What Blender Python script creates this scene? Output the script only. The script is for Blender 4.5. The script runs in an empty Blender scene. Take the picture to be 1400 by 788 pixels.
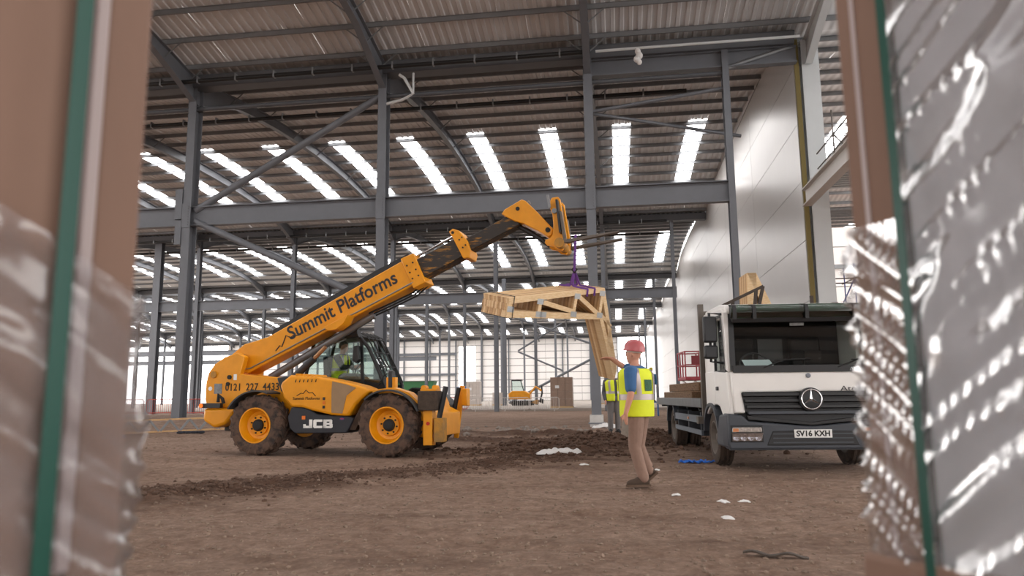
import bpy, bmesh, math, random
import numpy as np
from mathutils import Vector, Matrix
random.seed(7); np.random.seed(7)
SC = bpy.context.scene
COL = SC.collection
R = math.radians

# ------------------------------------------------------------------ camera, world, exposure
def look_basis(yaw, pitch, roll):
    fw = Vector((-math.sin(yaw)*math.cos(pitch), math.cos(yaw)*math.cos(pitch), math.sin(pitch)))
    rt = Vector((math.cos(yaw), math.sin(yaw), 0.0))
    up = rt.cross(fw)
    c, s = math.cos(roll), math.sin(roll)
    return c*rt + s*up, -s*rt + c*up, fw
rt, up, fw = look_basis(R(8.0), R(8.45), R(-0.6))
cam = bpy.data.cameras.new('camera')
cam.sensor_width = 36.0
cam.lens = 1000.0/1400.0*36.0
cam.clip_start = 0.05
cam.clip_end = 600.0
cam.dof.use_dof = True
cam.dof.focus_distance = 12.5
cam.dof.aperture_fstop = 2.8
camo = bpy.data.objects.new('camera', cam)
camo.matrix_world = Matrix(((rt.x, up.x, -fw.x, 0.0), (rt.y, up.y, -fw.y, 0.0), (rt.z, up.z, -fw.z, 1.1), (0, 0, 0, 1)))
COL.objects.link(camo)
SC.camera = camo

world = bpy.data.worlds.new('overcast_sky')
SC.world = world
world.use_nodes = True
wn = world.node_tree
bg = wn.nodes['Background']
bg.inputs['Color'].default_value = (1.0, 0.97, 0.95, 1)
bg.inputs['Strength'].default_value = 6.0
ROOFLIGHT = 13.0
vs = SC.view_settings
vs.view_transform = 'Standard'
vs.look = 'None'
vs.gamma = 1.0
vs.use_curve_mapping = False
vs.exposure = -0.32

# ------------------------------------------------------------------ materials
def lin(c):
    if isinstance(c, str):
        c = tuple(int(c[i:i+2], 16)/255 for i in (0, 2, 4))
    return tuple(x/12.92 if x <= 0.04045 else ((x+0.055)/1.055)**2.4 for x in c)
MATS = {}
def mat(name, col, rough=0.6, metal=0.0, var=0.0, scale=6.0, bump=0.0, bscale=40.0, spec=0.5, col2=None, stretch=None, emit=0.0, edge=(0.35, 0.7)):
    """Principled material; var / col2 blend a second colour by noise, bump adds fine relief."""
    if name in MATS: return MATS[name]
    m = bpy.data.materials.new(name); MATS[name] = m
    m.use_nodes = True
    nt = m.node_tree; N = nt.nodes; L = nt.links
    b = N['Principled BSDF']
    c = lin(col)
    b.inputs['Base Color'].default_value = (*c, 1)
    b.inputs['Roughness'].default_value = rough
    b.inputs['Metallic'].default_value = metal
    b.inputs['Specular IOR Level'].default_value = spec
    if emit:
        b.inputs['Emission Color'].default_value = (*c, 1); b.inputs['Emission Strength'].default_value = emit
    if var or col2 or bump:
        tc = N.new('ShaderNodeTexCoord')
        vec = tc.outputs['Object']
        if stretch:
            mp = N.new('ShaderNodeMapping'); mp.inputs['Scale'].default_value = stretch
            L.new(vec, mp.inputs['Vector']); vec = mp.outputs['Vector']
    if var or col2:
        n = N.new('ShaderNodeTexNoise'); n.inputs['Scale'].default_value = scale; n.inputs['Detail'].default_value = 6
        n.inputs['Roughness'].default_value = 0.65
        L.new(vec, n.inputs['Vector'])
        rp = N.new('ShaderNodeValToRGB')
        c2 = lin(col2) if col2 else tuple(x*(1-var) for x in c)
        rp.color_ramp.elements[0].position = edge[0]; rp.color_ramp.elements[0].color = (*c2, 1)
        rp.color_ramp.elements[1].position = edge[1]; rp.color_ramp.elements[1].color = (*c, 1)
        L.new(n.outputs['Fac'], rp.inputs['Fac']); L.new(rp.outputs['Color'], b.inputs['Base Color'])
    if bump:
        n2 = N.new('ShaderNodeTexNoise'); n2.inputs['Scale'].default_value = bscale; n2.inputs['Detail'].default_value = 4
        L.new(vec, n2.inputs['Vector'])
        bp = N.new('ShaderNodeBump'); bp.inputs['Strength'].default_value = bump; bp.inputs['Distance'].default_value = 0.02
        L.new(n2.outputs['Fac'], bp.inputs['Height']); L.new(bp.outputs['Normal'], b.inputs['Normal'])
    return m
def glass(name, tint=(0.8, 0.9, 0.88), gloss=0.12, rough=0.02):
    if name in MATS: return MATS[name]
    m = bpy.data.materials.new(name); MATS[name] = m; m.use_nodes = True
    nt = m.node_tree; N = nt.nodes; L = nt.links; N.clear()
    o = N.new('ShaderNodeOutputMaterial'); t = N.new('ShaderNodeBsdfTransparent'); g = N.new('ShaderNodeBsdfGlossy'); x = N.new('ShaderNodeMixShader')
    t.inputs['Color'].default_value = (*tint, 1); g.inputs['Roughness'].default_value = rough
    x.inputs['Fac'].default_value = gloss
    L.new(t.outputs[0], x.inputs[1]); L.new(g.outputs[0], x.inputs[2]); L.new(x.outputs[0], o.inputs['Surface'])
    return m
def film(name, fac=0.35, milk=0.17):
    if name in MATS: return MATS[name]
    m = bpy.data.materials.new(name); MATS[name] = m; m.use_nodes = True
    nt = m.node_tree; N = nt.nodes; L = nt.links; N.clear()
    o = N.new('ShaderNodeOutputMaterial'); t = N.new('ShaderNodeBsdfTransparent'); g = N.new('ShaderNodeBsdfGlossy'); d = N.new('ShaderNodeBsdfDiffuse')
    x = N.new('ShaderNodeMixShader'); y = N.new('ShaderNodeMixShader')
    t.inputs['Color'].default_value = (0.97, 0.97, 0.98, 1); g.inputs['Roughness'].default_value = 0.16; d.inputs['Color'].default_value = (0.9, 0.9, 0.92, 1)
    lw = N.new('ShaderNodeLayerWeight'); lw.inputs['Blend'].default_value = fac
    tc = N.new('ShaderNodeTexCoord'); n = N.new('ShaderNodeTexNoise'); n.inputs['Scale'].default_value = 5; n.inputs['Detail'].default_value = 2
    L.new(tc.outputs['Object'], n.inputs['Vector'])
    bp = N.new('ShaderNodeBump'); bp.inputs['Strength'].default_value = 0.25; bp.inputs['Distance'].default_value = 0.01
    L.new(n.outputs['Fac'], bp.inputs['Height']); L.new(bp.outputs['Normal'], g.inputs['Normal']); L.new(bp.outputs['Normal'], lw.inputs['Normal'])
    mu = N.new('ShaderNodeMath'); mu.operation = 'MULTIPLY_ADD'; mu.inputs[1].default_value = 0.6; mu.inputs[2].default_value = 0.05
    L.new(lw.outputs['Fresnel'], mu.inputs[0])
    y.inputs['Fac'].default_value = milk
    L.new(t.outputs[0], y.inputs[1]); L.new(d.outputs[0], y.inputs[2])
    L.new(mu.outputs[0], x.inputs['Fac']); L.new(y.outputs[0], x.inputs[1]); L.new(g.outputs[0], x.inputs[2])
    L.new(x.outputs[0], o.inputs['Surface'])
    return m
def emission(name, col, strength):
    if name in MATS: return MATS[name]
    m = bpy.data.materials.new(name); MATS[name] = m; m.use_nodes = True
    nt = m.node_tree; N = nt.nodes; N.clear()
    o = N.new('ShaderNodeOutputMaterial'); e = N.new('ShaderNodeEmission')
    e.inputs['Color'].default_value = (*col, 1); e.inputs['Strength'].default_value = strength
    nt.links.new(e.outputs[0], o.inputs['Surface'])
    return m

# ------------------------------------------------------------------ mesh helpers
class MB:
    """Collects shapes and links them as ONE mesh object."""
    def __init__(s): s.v = []; s.f = []
    def add(s, vs, fs):
        n = len(s.v); s.v += [tuple(p) for p in vs]; s.f += [tuple(i+n for i in f) for f in fs]; return s
    def box(s, x0, x1, y0, y1, z0, z1):
        return s.add([(x0,y0,z0),(x1,y0,z0),(x1,y1,z0),(x0,y1,z0),(x0,y0,z1),(x1,y0,z1),(x1,y1,z1),(x0,y1,z1)],
                     [(0,3,2,1),(4,5,6,7),(0,1,5,4),(1,2,6,5),(2,3,7,6),(3,0,4,7)])
    def prism(s, pts, a, b, axis='y', pts2=None):
        n = len(pts); q = pts2 or pts
        P = {'y': lambda p, t: (p[0], t, p[1]), 'x': lambda p, t: (t, p[0], p[1]), 'z': lambda p, t: (p[0], p[1], t)}[axis]
        return s.add([P(p, a) for p in pts] + [P(p, b) for p in q],
                     [tuple(range(n)), tuple(range(2*n-1, n-1, -1))] + [(i, (i+1) % n, n+(i+1) % n, n+i) for i in range(n)])
    def bar(s, p0, p1, w, h, upv=(0, 0, 1)):
        p0, p1 = Vector(p0), Vector(p1); d = (p1-p0).normalized(); u = Vector(upv)
        if abs(d.dot(u)) > 0.98: u = Vector((0, 1, 0))
        a = d.cross(u).normalized()*w/2; b = a.cross(d).normalized()*h/2
        return s.add([p+x for p in (p0, p1) for x in (-a-b, a-b, a+b, -a+b)],
                     [(0,1,2,3),(7,6,5,4),(0,4,5,1),(1,5,6,2),(2,6,7,3),(3,7,4,0)])
    def ibeam(s, p0, p1, w, d, tf=0.03, tw=0.02, upv=(0, 0, 1)):
        p0, p1 = Vector(p0), Vector(p1); ax = (p1-p0).normalized(); u = Vector(upv)
        a = ax.cross(u).normalized(); b = a.cross(ax).normalized()
        pr = [(-w/2,-d/2),(w/2,-d/2),(w/2,-d/2+tf),(tw/2,-d/2+tf),(tw/2,d/2-tf),(w/2,d/2-tf),(w/2,d/2),(-w/2,d/2),(-w/2,d/2-tf),(-tw/2,d/2-tf),(-tw/2,-d/2+tf),(-w/2,-d/2+tf)]
        n = 12
        return s.add([p+a*x+b*y for p in (p0, p1) for x, y in pr],
                     [tuple(range(n)), tuple(range(2*n-1, n-1, -1))] + [(i, (i+1) % n, n+(i+1) % n, n+i) for i in range(n)])
    def cyl(s, p0, p1, r0, r1=None, n=14):
        r1 = r0 if r1 is None else r1
        p0, p1 = Vector(p0), Vector(p1); d = (p1-p0).normalized()
        a = d.orthogonal().normalized(); b = d.cross(a)
        vs = [p+(a*math.cos(t)+b*math.sin(t))*r for p, r in ((p0, r0), (p1, r1)) for t in [2*math.pi*i/n for i in range(n)]]
        return s.add(vs, [tuple(range(n)), tuple(range(2*n-1, n-1, -1))] + [(i, (i+1) % n, n+(i+1) % n, n+i) for i in range(n)])
    def tube(s, pts, r, n=8, closed=False):
        pts = [Vector(p) for p in pts]; m = len(pts); rings = []; prev = None
        rs = r if isinstance(r, (list, tuple)) else [r]*m
        for i, p in enumerate(pts):
            if closed: d = pts[(i+1) % m]-pts[i-1]
            else: d = pts[min(i+1, m-1)]-pts[max(i-1, 0)]
            d.normalize()
            a = d.orthogonal().normalized() if prev is None else (prev-d*prev.dot(d)).normalized()
            prev = a; b = d.cross(a)
            rings += [p+(a*math.cos(t)+b*math.sin(t))*rs[i] for t in [2*math.pi*k/n for k in range(n)]]
        fs = []
        for i in range(m if closed else m-1):
            j = (i+1) % m
            fs += [(i*n+k, i*n+(k+1) % n, j*n+(k+1) % n, j*n+k) for k in range(n)]
        if not closed: fs += [tuple(range(n)), tuple(range((m-1)*n+n-1, (m-1)*n-1, -1))]
        return s.add(rings, fs)
    def lathe(s, prof, c=(0, 0, 0), axis='y', n=32, closed=False):
        """prof: list of (radius, along-axis)."""
        m = len(prof); vs = []
        for r, t in prof:
            for k in range(n):
                a = 2*math.pi*k/n; x, y = r*math.cos(a), r*math.sin(a)
                p = {'y': (x, t, y), 'x': (t, x, y), 'z': (x, y, t)}[axis]
                vs.append((p[0]+c[0], p[1]+c[1], p[2]+c[2]))
        fs = []
        for i in range(m if closed else m-1):
            j = (i+1) % m
            fs += [(i*n+k, i*n+(k+1) % n, j*n+(k+1) % n, j*n+k) for k in range(n)]
        if not closed: fs += [tuple(range(n)), tuple(range((m-1)*n+n-1, (m-1)*n-1, -1))]
        return s.add(vs, fs)
    def loft(s, rings, n=16):
        """rings: (centre, half-axis a, half-axis b)."""
        vs = []
        for c, a, b in rings:
            c, a, b = Vector(c), Vector(a), Vector(b)
            vs += [c+a*math.cos(t)+b*math.sin(t) for t in [2*math.pi*k/n for k in range(n)]]
        m = len(rings); fs = []
        for i in range(m-1):
            fs += [(i*n+k, i*n+(k+1) % n, (i+1)*n+(k+1) % n, (i+1)*n+k) for k in range(n)]
        fs += [tuple(range(n)), tuple(range((m-1)*n+n-1, (m-1)*n-1, -1))]
        return s.add(vs, fs)
    def ball(s, c, rx, ry=None, rz=None, n=14, m=8):
        ry = rx if ry is None else ry; rz = rx if rz is None else rz
        rings = []
        for i in range(1, m):
            t = math.pi*i/m
            rings.append(((c[0], c[1], c[2]-rz*math.cos(t)), (rx*math.sin(t), 0, 0), (0, ry*math.sin(t), 0)))
        return s.loft(rings, n)
    def xform(s, M):
        s.v = [tuple(M @ Vector(p)) for p in s.v]; return s
    def mesh(s, name, smooth=None):
        me = bpy.data.meshes.new(name); me.from_pydata(s.v, [], s.f)
        bm = bmesh.new(); bm.from_mesh(me); bmesh.ops.recalc_face_normals(bm, faces=bm.faces); bm.to_mesh(me); bm.free()
        if smooth:
            me.polygons.foreach_set('use_smooth', [True]*len(me.polygons)); me.set_sharp_from_angle(angle=R(smooth))
        return me
    def build(s, name, m, parent=None, bevel=0.0, smooth=None, seg=2):
        me = s.mesh(name, smooth); me.materials.append(m)
        o = bpy.data.objects.new(name, me); COL.objects.link(o); o.parent = parent
        if bevel:
            b = o.modifiers.new('bevel', 'BEVEL'); b.width = bevel; b.segments = seg; b.limit_method = 'ANGLE'; b.angle_limit = R(40)
            if smooth is None: me.polygons.foreach_set('use_smooth', [True]*len(me.polygons)); me.set_sharp_from_angle(angle=R(50))
        return o
def tag(o, label=None, cat=None, group=None, kind=None):
    if label: o['label'] = label
    if cat: o['category'] = cat
    if group: o['group'] = group
    if kind: o['kind'] = kind
    return o
def empty(name, loc=(0, 0, 0), rz=0.0, label=None, cat=None, group=None, kind=None, parent=None):
    o = bpy.data.objects.new(name, None); COL.objects.link(o); o.location = loc; o.rotation_euler.z = rz
    o.empty_display_size = 0.2; o.parent = parent
    return tag(o, label, cat, group, kind)
def inst(name, me, parent=None, loc=(0, 0, 0), rot=(0, 0, 0)):
    o = bpy.data.objects.new(name, me); COL.objects.link(o); o.parent = parent; o.location = loc; o.rotation_euler = rot
    return o
def copy_tree(o, parent=None):
    c = o.copy(); COL.objects.link(c); c.parent = parent
    for ch in list(o.children): copy_tree(ch, c)
    return c
def text(name, body, size, m, parent, M, bold=0.0, ext=0.002, xs=1.0, align='CENTER'):
    cu = bpy.data.curves.new(name, 'FONT'); cu.body = body; cu.size = size; cu.extrude = ext; cu.offset = bold
    cu.align_x = align; cu.align_y = 'CENTER'; cu.space_character = 1.0; cu.resolution_u = 3
    cu.materials.append(m)
    t = bpy.data.objects.new(name, cu); COL.objects.link(t)
    me = bpy.data.meshes.new_from_object(t.evaluated_get(bpy.context.evaluated_depsgraph_get())); me.name = name
    bpy.data.objects.remove(t)
    if not me.materials: me.materials.append(m)
    o = bpy.data.objects.new(name, me); COL.objects.link(o); o.parent = parent
    o.matrix_local = M @ Matrix.Diagonal((xs, 1, 1, 1))
    return o
def face_M(origin, xd, yd):
    x = Vector(xd).normalized(); y = Vector(yd).normalized(); z = x.cross(y)
    return Matrix(((x.x, y.x, z.x, origin[0]), (x.y, y.y, z.y, origin[1]), (x.z, y.z, z.z, origin[2]), (0, 0, 0, 1)))
# smooth 2-D value noise
_tab = np.random.RandomState(3).rand(256, 256)
def vnoise(x, y):
    x = np.asarray(x, float); y = np.asarray(y, float)
    xi = np.floor(x).astype(int); yi = np.floor(y).astype(int); fx = x-xi; fy = y-yi
    fx = fx*fx*(3-2*fx); fy = fy*fy*(3-2*fy)
    g = lambda a, b: _tab[a % 256, b % 256]
    return (g(xi, yi)*(1-fx)+g(xi+1, yi)*fx)*(1-fy)+(g(xi, yi+1)*(1-fx)+g(xi+1, yi+1)*fx)*fy
def fbm(x, y, o=4):
    r = 0; a = 0.5
    for _ in range(o): r = r+a*(vnoise(x, y)-0.5)*2; x = x*2.03+17.1; y = y*2.03+9.7; a *= 0.5
    return r

# shared materials
STEEL = mat('grey painted steel', '6d7076', 0.45, 0.1, var=0.12, scale=1.5, spec=0.5)
STEEL_DK = mat('dark grey painted steel', '55585d', 0.5, 0.1, var=0.1, scale=1.5)
GALV = mat('galvanised steel', '8f9193', 0.4, 0.5, var=0.2, scale=3)
GALVL = mat('pale galvanised purlin', '85878a', 0.45, 0.35, var=0.12, scale=2)
SHEET = mat('roof liner sheet', 'd2d2d3', 0.5, 0.05, var=0.08, scale=0.8)
BLACK = mat('black rubber', '1b1b1c', 0.7, var=0.3, scale=8)
BLACKP = mat('black plastic', '202226', 0.45)
YEL = mat('yellow machine paint', 'e8990c', 0.38, var=0.16, scale=3.0, spec=0.5, bump=0.02, bscale=30, edge=(0.25, 0.6))
YELD = mat('dusty yellow machine paint', 'c98a1c', 0.6, col2='8a6a3a', scale=5.0)
WHITE = mat('white vehicle paint', 'e4e2df', 0.3, var=0.06, scale=2)
PINE = mat('pale sawn timber', 'd9bd94', 0.7, col2='bf9a6c', scale=7, stretch=(1, 1, 8), bump=0.1)
CHROME = mat('chrome', 'd8d8da', 0.15, 1.0)
PANELW = mat('white wall cladding', 'c3bfbc', 0.3, 0.3, var=0.05, scale=0.4)

# ================================================================== SETTING
ROW0, SPAN, GRID = 27.0, 27.5, 8.15
def roofz(v):
    t = (((v-ROW0)/SPAN) % 1.0)*2-1
    return 14.3+1.35*(1-abs(t)**2.2)
def sstep(a, b, x):
    t = np.clip((np.asarray(x, float)-a)/(b-a), 0, 1); return t*t*(3-2*t)
WIND = [(-6.5, 7.0, .07), (-5.2, 8.3, .13), (-4.3, 9.4, .11), (-3.3, 10.4, .07), (-2.4, 11.8, .08), (-1.4, 13.6, .10), (-0.9, 16.4, .22), (0.2, 18.4, .30), (1.3, 20.0, .26), (-3.5, 18.5, .16), (-2.2, 21.5, .2), (-5.2, 22.0, .12)]
def ground_z(u, v):
    u = np.asarray(u, float); v = np.asarray(v, float)
    z = 0.42*sstep(-10.5, -15.5, u)*sstep(18.5, 24.5, v)*(1-.75*sstep(30, 45, v))
    ch = np.zeros_like(u)
    for i in range(8):
        a = WIND[i]; b = WIND[i+1]
        dx, dy = b[0]-a[0], b[1]-a[1]; t = np.clip(((u-a[0])*dx+(v-a[1])*dy)/(dx*dx+dy*dy), 0, 1)
        d = np.hypot(u-a[0]-t*dx, v-a[1]-t*dy); w = 0.75 if i < 5 else 1.7
        ch = np.maximum(ch, np.exp(-(d/w)**2)*(a[2]*(1-t)+b[2]*t))
    for c in WIND[9:]:
        ch = np.maximum(ch, np.exp(-(((u-c[0])/1.8)**2+((v-c[1])/1.2)**2))*c[2])
    lump = 0.55+0.9*fbm(u*2.1, v*2.1, 4)
    z = z+ch*np.clip(lump, 0.0, 1.6)
    flat = 1-0.85*np.exp(-(((u+5.6)/2.6)**2+((v-14.6)/2.0)**2))
    flat = flat*(1-0.8*np.exp(-(((u-2.6)/1.9)**2+((v-14.5)/4.5)**2)))
    near = sstep(60, 20, v)
    z = z+near*flat*(0.035*fbm(u*0.7, v*0.7, 3)+0.022*fbm(u*3.1+5, v*3.1, 3)+0.012*fbm(u*11, v*11, 2))
    rut = np.abs(np.sin((u*0.25+v*0.97)*2.3+1.5*fbm(u*.2, v*.2, 2)))
    z = z-near*flat*0.02*np.exp(-((rut)/0.25)**2)
    z = z-0.03*sstep(45, 56, v)
    return z, np.clip(ch*8, 0, 1)
def soil():
    m = bpy.data.materials.new('bare trodden soil'); m.use_nodes = True; MATS['soil'] = m
    nt = m.node_tree; N = nt.nodes; L = nt.links; b = N['Principled BSDF']; b.inputs['Roughness'].default_value = 0.95; b.inputs['Specular IOR Level'].default_value = 0.2
    tc = N.new('ShaderNodeTexCoord')
    def noise(sc, det=6, rough=.6):
        n = N.new('ShaderNodeTexNoise'); n.inputs['Scale'].default_value = sc; n.inputs['Detail'].default_value = det; n.inputs['Roughness'].default_value = rough
        L.new(tc.outputs['Object'], n.inputs['Vector']); return n.outputs['Fac']
    def ramp(f, p0, c0, p1, c1):
        r = N.new('ShaderNodeValToRGB'); r.color_ramp.elements[0].position = p0; r.color_ramp.elements[0].color = (*lin(c0), 1)
        r.color_ramp.elements[1].position = p1; r.color_ramp.elements[1].color = (*lin(c1), 1); L.new(f, r.inputs['Fac']); return r.outputs['Color']
    def mix(f, a, c, mode='MIX'):
        x = N.new('ShaderNodeMix'); x.data_type = 'RGBA'; x.blend_type = mode
        if isinstance(f, float): x.inputs[0].default_value = f
        else: L.new(f, x.inputs[0])
        L.new(a, x.inputs[6]); L.new(c, x.inputs[7]); return x.outputs[2]
    base = ramp(noise(0.8, 7, .7), 0.36, '806250', 0.66, 'b59c8b')
    base = mix(0.6, base, ramp(noise(7.0, 8, .75), 0.3, '604839', 0.72, 'c4ad9c'))
    dark = ramp(noise(5.0, 6, .7), 0.3, '48352b', 0.75, '755a49')
    at = N.new('ShaderNodeAttribute'); at.attribute_name = 'churn'
    mp = N.new('ShaderNodeMapping'); mp.inputs['Scale'].default_value = (.35, 1.5, 1); L.new(tc.outputs['Object'], mp.inputs['Vector'])
    nn = N.new('ShaderNodeTexNoise'); nn.inputs['Scale'].default_value = .9; nn.inputs['Detail'].default_value = 8; nn.inputs['Roughness'].default_value = .72
    L.new(mp.outputs['Vector'], nn.inputs['Vector']); n2 = nn.outputs['Fac']
    ma = N.new('ShaderNodeMath'); ma.operation = 'MULTIPLY_ADD'; ma.inputs[1].default_value = 1.3; L.new(at.outputs['Fac'], ma.inputs[0])
    mb_ = N.new('ShaderNodeMath'); mb_.operation = 'MULTIPLY_ADD'; mb_.inputs[1].default_value = 3.2; mb_.inputs[2].default_value = -1.62; L.new(n2, mb_.inputs[0]); L.new(mb_.outputs[0], ma.inputs[2])
    cl = N.new('ShaderNodeClamp'); L.new(ma.outputs[0], cl.inputs[0])
    colr = mix(cl.outputs[0], base, dark)
    vo = N.new('ShaderNodeTexVoronoi'); vo.inputs['Scale'].default_value = 22; L.new(tc.outputs['Object'], vo.inputs['Vector'])
    colr = mix(0.35, colr, ramp(vo.outputs['Distance'], 0.1, 'a89a90', 0.5, '665548'), 'OVERLAY')
    L.new(colr, b.inputs['Base Color'])
    ad = N.new('ShaderNodeMath'); ad.operation = 'ADD'; L.new(noise(30, 8, .75), ad.inputs[0]); L.new(noise(7, 6, .7), ad.inputs[1])
    bp = N.new('ShaderNodeBump'); bp.inputs['Strength'].default_value = 0.75; bp.inputs['Distance'].default_value = 0.05
    L.new(ad.outputs[0], bp.inputs['Height']); L.new(bp.outputs['Normal'], b.inputs['Normal'])
    return m
SOIL = soil()
def fan_ground():
    ang = np.radians(np.concatenate([np.linspace(-75, -46, 30)[:-1], np.linspace(-46, 32, 560), np.linspace(32, 75, 44)[1:]]))
    rad = np.exp(np.linspace(np.log(1.6), np.log(60.0), 420))
    A, Q = np.meshgrid(ang, rad); U = Q*np.sin(A); V = Q*np.cos(A)
    Z, CH = ground_z(U, V)
    n, k = U.shape
    P = np.stack([U, V, Z], -1).reshape(-1, 3)
    i = np.arange(n*k).reshape(n, k)
    F = np.stack([i[:-1, :-1], i[:-1, 1:], i[1:, 1:], i[1:, :-1]], -1).reshape(-1, 4)
    me = bpy.data.meshes.new('floor'); me.vertices.add(len(P)); me.vertices.foreach_set('co', P.ravel())
    me.loops.add(F.size); me.loops.foreach_set('vertex_index', F.ravel().astype(np.int32))
    me.polygons.add(len(F)); me.polygons.foreach_set('loop_start', np.arange(0, F.size, 4, dtype=np.int32))
    me.polygons.foreach_set('use_smooth', np.ones(len(F), bool)); me.update(); me.validate()
    at = me.attributes.new('churn', 'FLOAT', 'POINT'); at.data.foreach_set('value', CH.ravel().astype(np.float32))
    me.materials.append(SOIL)
    o = bpy.data.objects.new('floor', me); COL.objects.link(o); tag(o, 'bare reddish brown earth floor with churned dark soil', kind='structure'); return o
FLOOR = fan_ground()
tag(MB().box(-160, 60, -60, 200, -0.9, -0.5).build('floor_subsoil', SOIL, FLOOR))
CONC = mat('pale concrete', 'a79c92', 0.85, var=0.25, scale=0.5, bump=0.2, bscale=3)
tag(MB().box(-150, 6.9, 57.5, 190, -0.3, 0.16).build('floor_slab', CONC), 'pale concrete floor slab at the back of the hall', kind='structure')

# ---- roof
CEIL = empty('ceiling', label='curved corrugated steel roof with rooflights over the hall', kind='structure')
ROOFL = emission('daylit translucent rooflight', (1.0, 0.98, 0.97), ROOFLIGHT)
T0, T1 = -0.13, 0.74          # part of each span that carries rooflights
def tbeg(s): return -.85 if s >= 3 else T0  # far-span strips lengthened, an addition that brightens the back wall
def tend(s): return .5 if s == 0 else .85 if s >= 3 else T1
def span_v(s, t): return ROW0+SPAN*(s-1)+SPAN*(t+1)/2
def sheet_mesh(u0, w, vs, ribs=3):
    mb = MB(); xs = []
    for k in range(ribs):
        b = w/ribs
        for f, h in ((0, 0), (.34, 0), (.44, .045), (.9, .045)): xs.append((u0+(k+f)*b, h))
    xs.append((u0+w, 0)); n = len(xs)
    for v in vs: mb.v += [(x, v, roofz(v-1e-6)+0.22+h) for x, h in xs]
    for j in range(len(vs)-1): mb.f += [(j*n+i, j*n+i+1, (j+1)*n+i+1, (j+1)*n+i) for i in range(n-1)]
    return mb
def vrange(s, t0, t1, n): return [span_v(s, t0+(t1-t0)*i/n) for i in range(n+1)]
for s in (0, 1):
    for k in range(-10, 2):
        m0 = 0.2+4.1*k
        for j in range(4):
            if m0+j*1.033 > 6.5: continue
            if j == 0:
                sheet_mesh(m0, 1.0, vrange(s, -1, T0, 6)).build('roof_sheet', SHEET, CEIL)
                sheet_mesh(m0, 1.0, vrange(s, T0, tend(s), 7)).build('rooflight', ROOFL, CEIL)
                sheet_mesh(m0, 1.0, vrange(s, tend(s), 1, 3)).build('roof_sheet', SHEET, CEIL)
            else:
                sheet_mesh(m0+1.0+(j-1)*1.0333, 1.0333, vrange(s, -1, 1, 14)).build('roof_sheet', SHEET, CEIL)
def plain_roof(s, u0, u1):
    strips = [0.2+4.1*k for k in range(-40, 10) if u0 <= 0.2+4.1*k and 1.2+4.1*k <= u1]
    mb = MB()
    def patch(a, b, t0, t1, n):
        vs = vrange(s, t0, t1, n); q = len(mb.v)
        for v in vs: mb.v += [(a, v, roofz(v-1e-6)+.22), (b, v, roofz(v-1e-6)+.22)]
        mb.f += [(q+2*i, q+2*i+1, q+2*i+3, q+2*i+2) for i in range(n)]
    cur = u0
    for x in strips:
        patch(cur, x, -1, 1, 12); patch(x, x+1, -1, tbeg(s), 6); patch(x, x+1, tend(s), 1, 3); cur = x+1
        me = bpy.data.meshes.new('rooflight'); vs = vrange(s, tbeg(s), tend(s), 6)
        me.from_pydata([p for v in vs for p in ((x, v, roofz(v)+.22), (x+1, v, roofz(v)+.22))], [], [(2*i, 2*i+1, 2*i+3, 2*i+2) for i in range(6)])
        me.materials.append(ROOFL); inst('rooflight', me, CEIL)
    patch(cur, u1, -1, 1, 12)
    mb.build('roof_sheeting', SHEET_F, CEIL)
SHEET_F = mat('far roof liner sheet', 'd2d2d3', 0.5, 0.05)
def ribs_on(m):
    N = m.node_tree.nodes; L = m.node_tree.links
    tc = N.new('ShaderNodeTexCoord'); w = N.new('ShaderNodeTexWave'); w.inputs['Scale'].default_value = 0.92; w.bands_direction = 'X'
    L.new(tc.outputs['Object'], w.inputs['Vector'])
    bp = N.new('ShaderNodeBump'); bp.inputs['Strength'].default_value = 0.6; bp.inputs['Distance'].default_value = 0.04
    L.new(w.outputs['Fac'], bp.inputs['Height']); L.new(bp.outputs['Normal'], N['Principled BSDF'].inputs['Normal'])
ribs_on(SHEET_F)
plain_roof(-1, -60, 30)
for s in (0, 1): plain_roof(s, -62, -40.8); plain_roof(s, 7.1, 30)
plain_roof(2, -90, 6.9); plain_roof(2, 7.1, 30)
for s in (3, 4, 5): plain_roof(s, -124, 6.9)
# purlins
def purlin_mesh(L_):
    return MB().prism([(-.035, -.1), (-.03, -.1), (-.03, -.095), (.035, -.095), (.035, -.1), (.04, -.08), (.005, -.085), (.005, .085), (.04, .085), (.04, .1), (-.035, .1), (-.035, .085), (-.003, .085), (-.003, -.085), (-.035, -.085)], 0, L_, 'x').mesh('purlin')
PM = {}
for s, (u0, u1) in {-1: (-60, 30), 0: (-62, 30), 1: (-62, 6.9), 2: (-90, 6.9), 3: (-124, 6.9), 4: (-124, 6.9), 5: (-124, 6.9)}.items():
    key = (u0, u1)
    if key not in PM: PM[key] = purlin_mesh(u1-u0); PM[key].materials.append(GALVL)
    n = 17
    for i in range(n):
        v = span_v(s, -1+2*(i+.5)/n); inst('purlin', PM[key], CEIL, (u0, v, roofz(v)+.11))
pm2 = purlin_mesh(22.8); pm2.materials.append(GALV)
for s in (1, 2):
    for i in range(17):
        v = span_v(s, -1+2*(i+.5)/17); inst('purlin', pm2, CEIL, (7.2, v, roofz(v)+.11))
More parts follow.
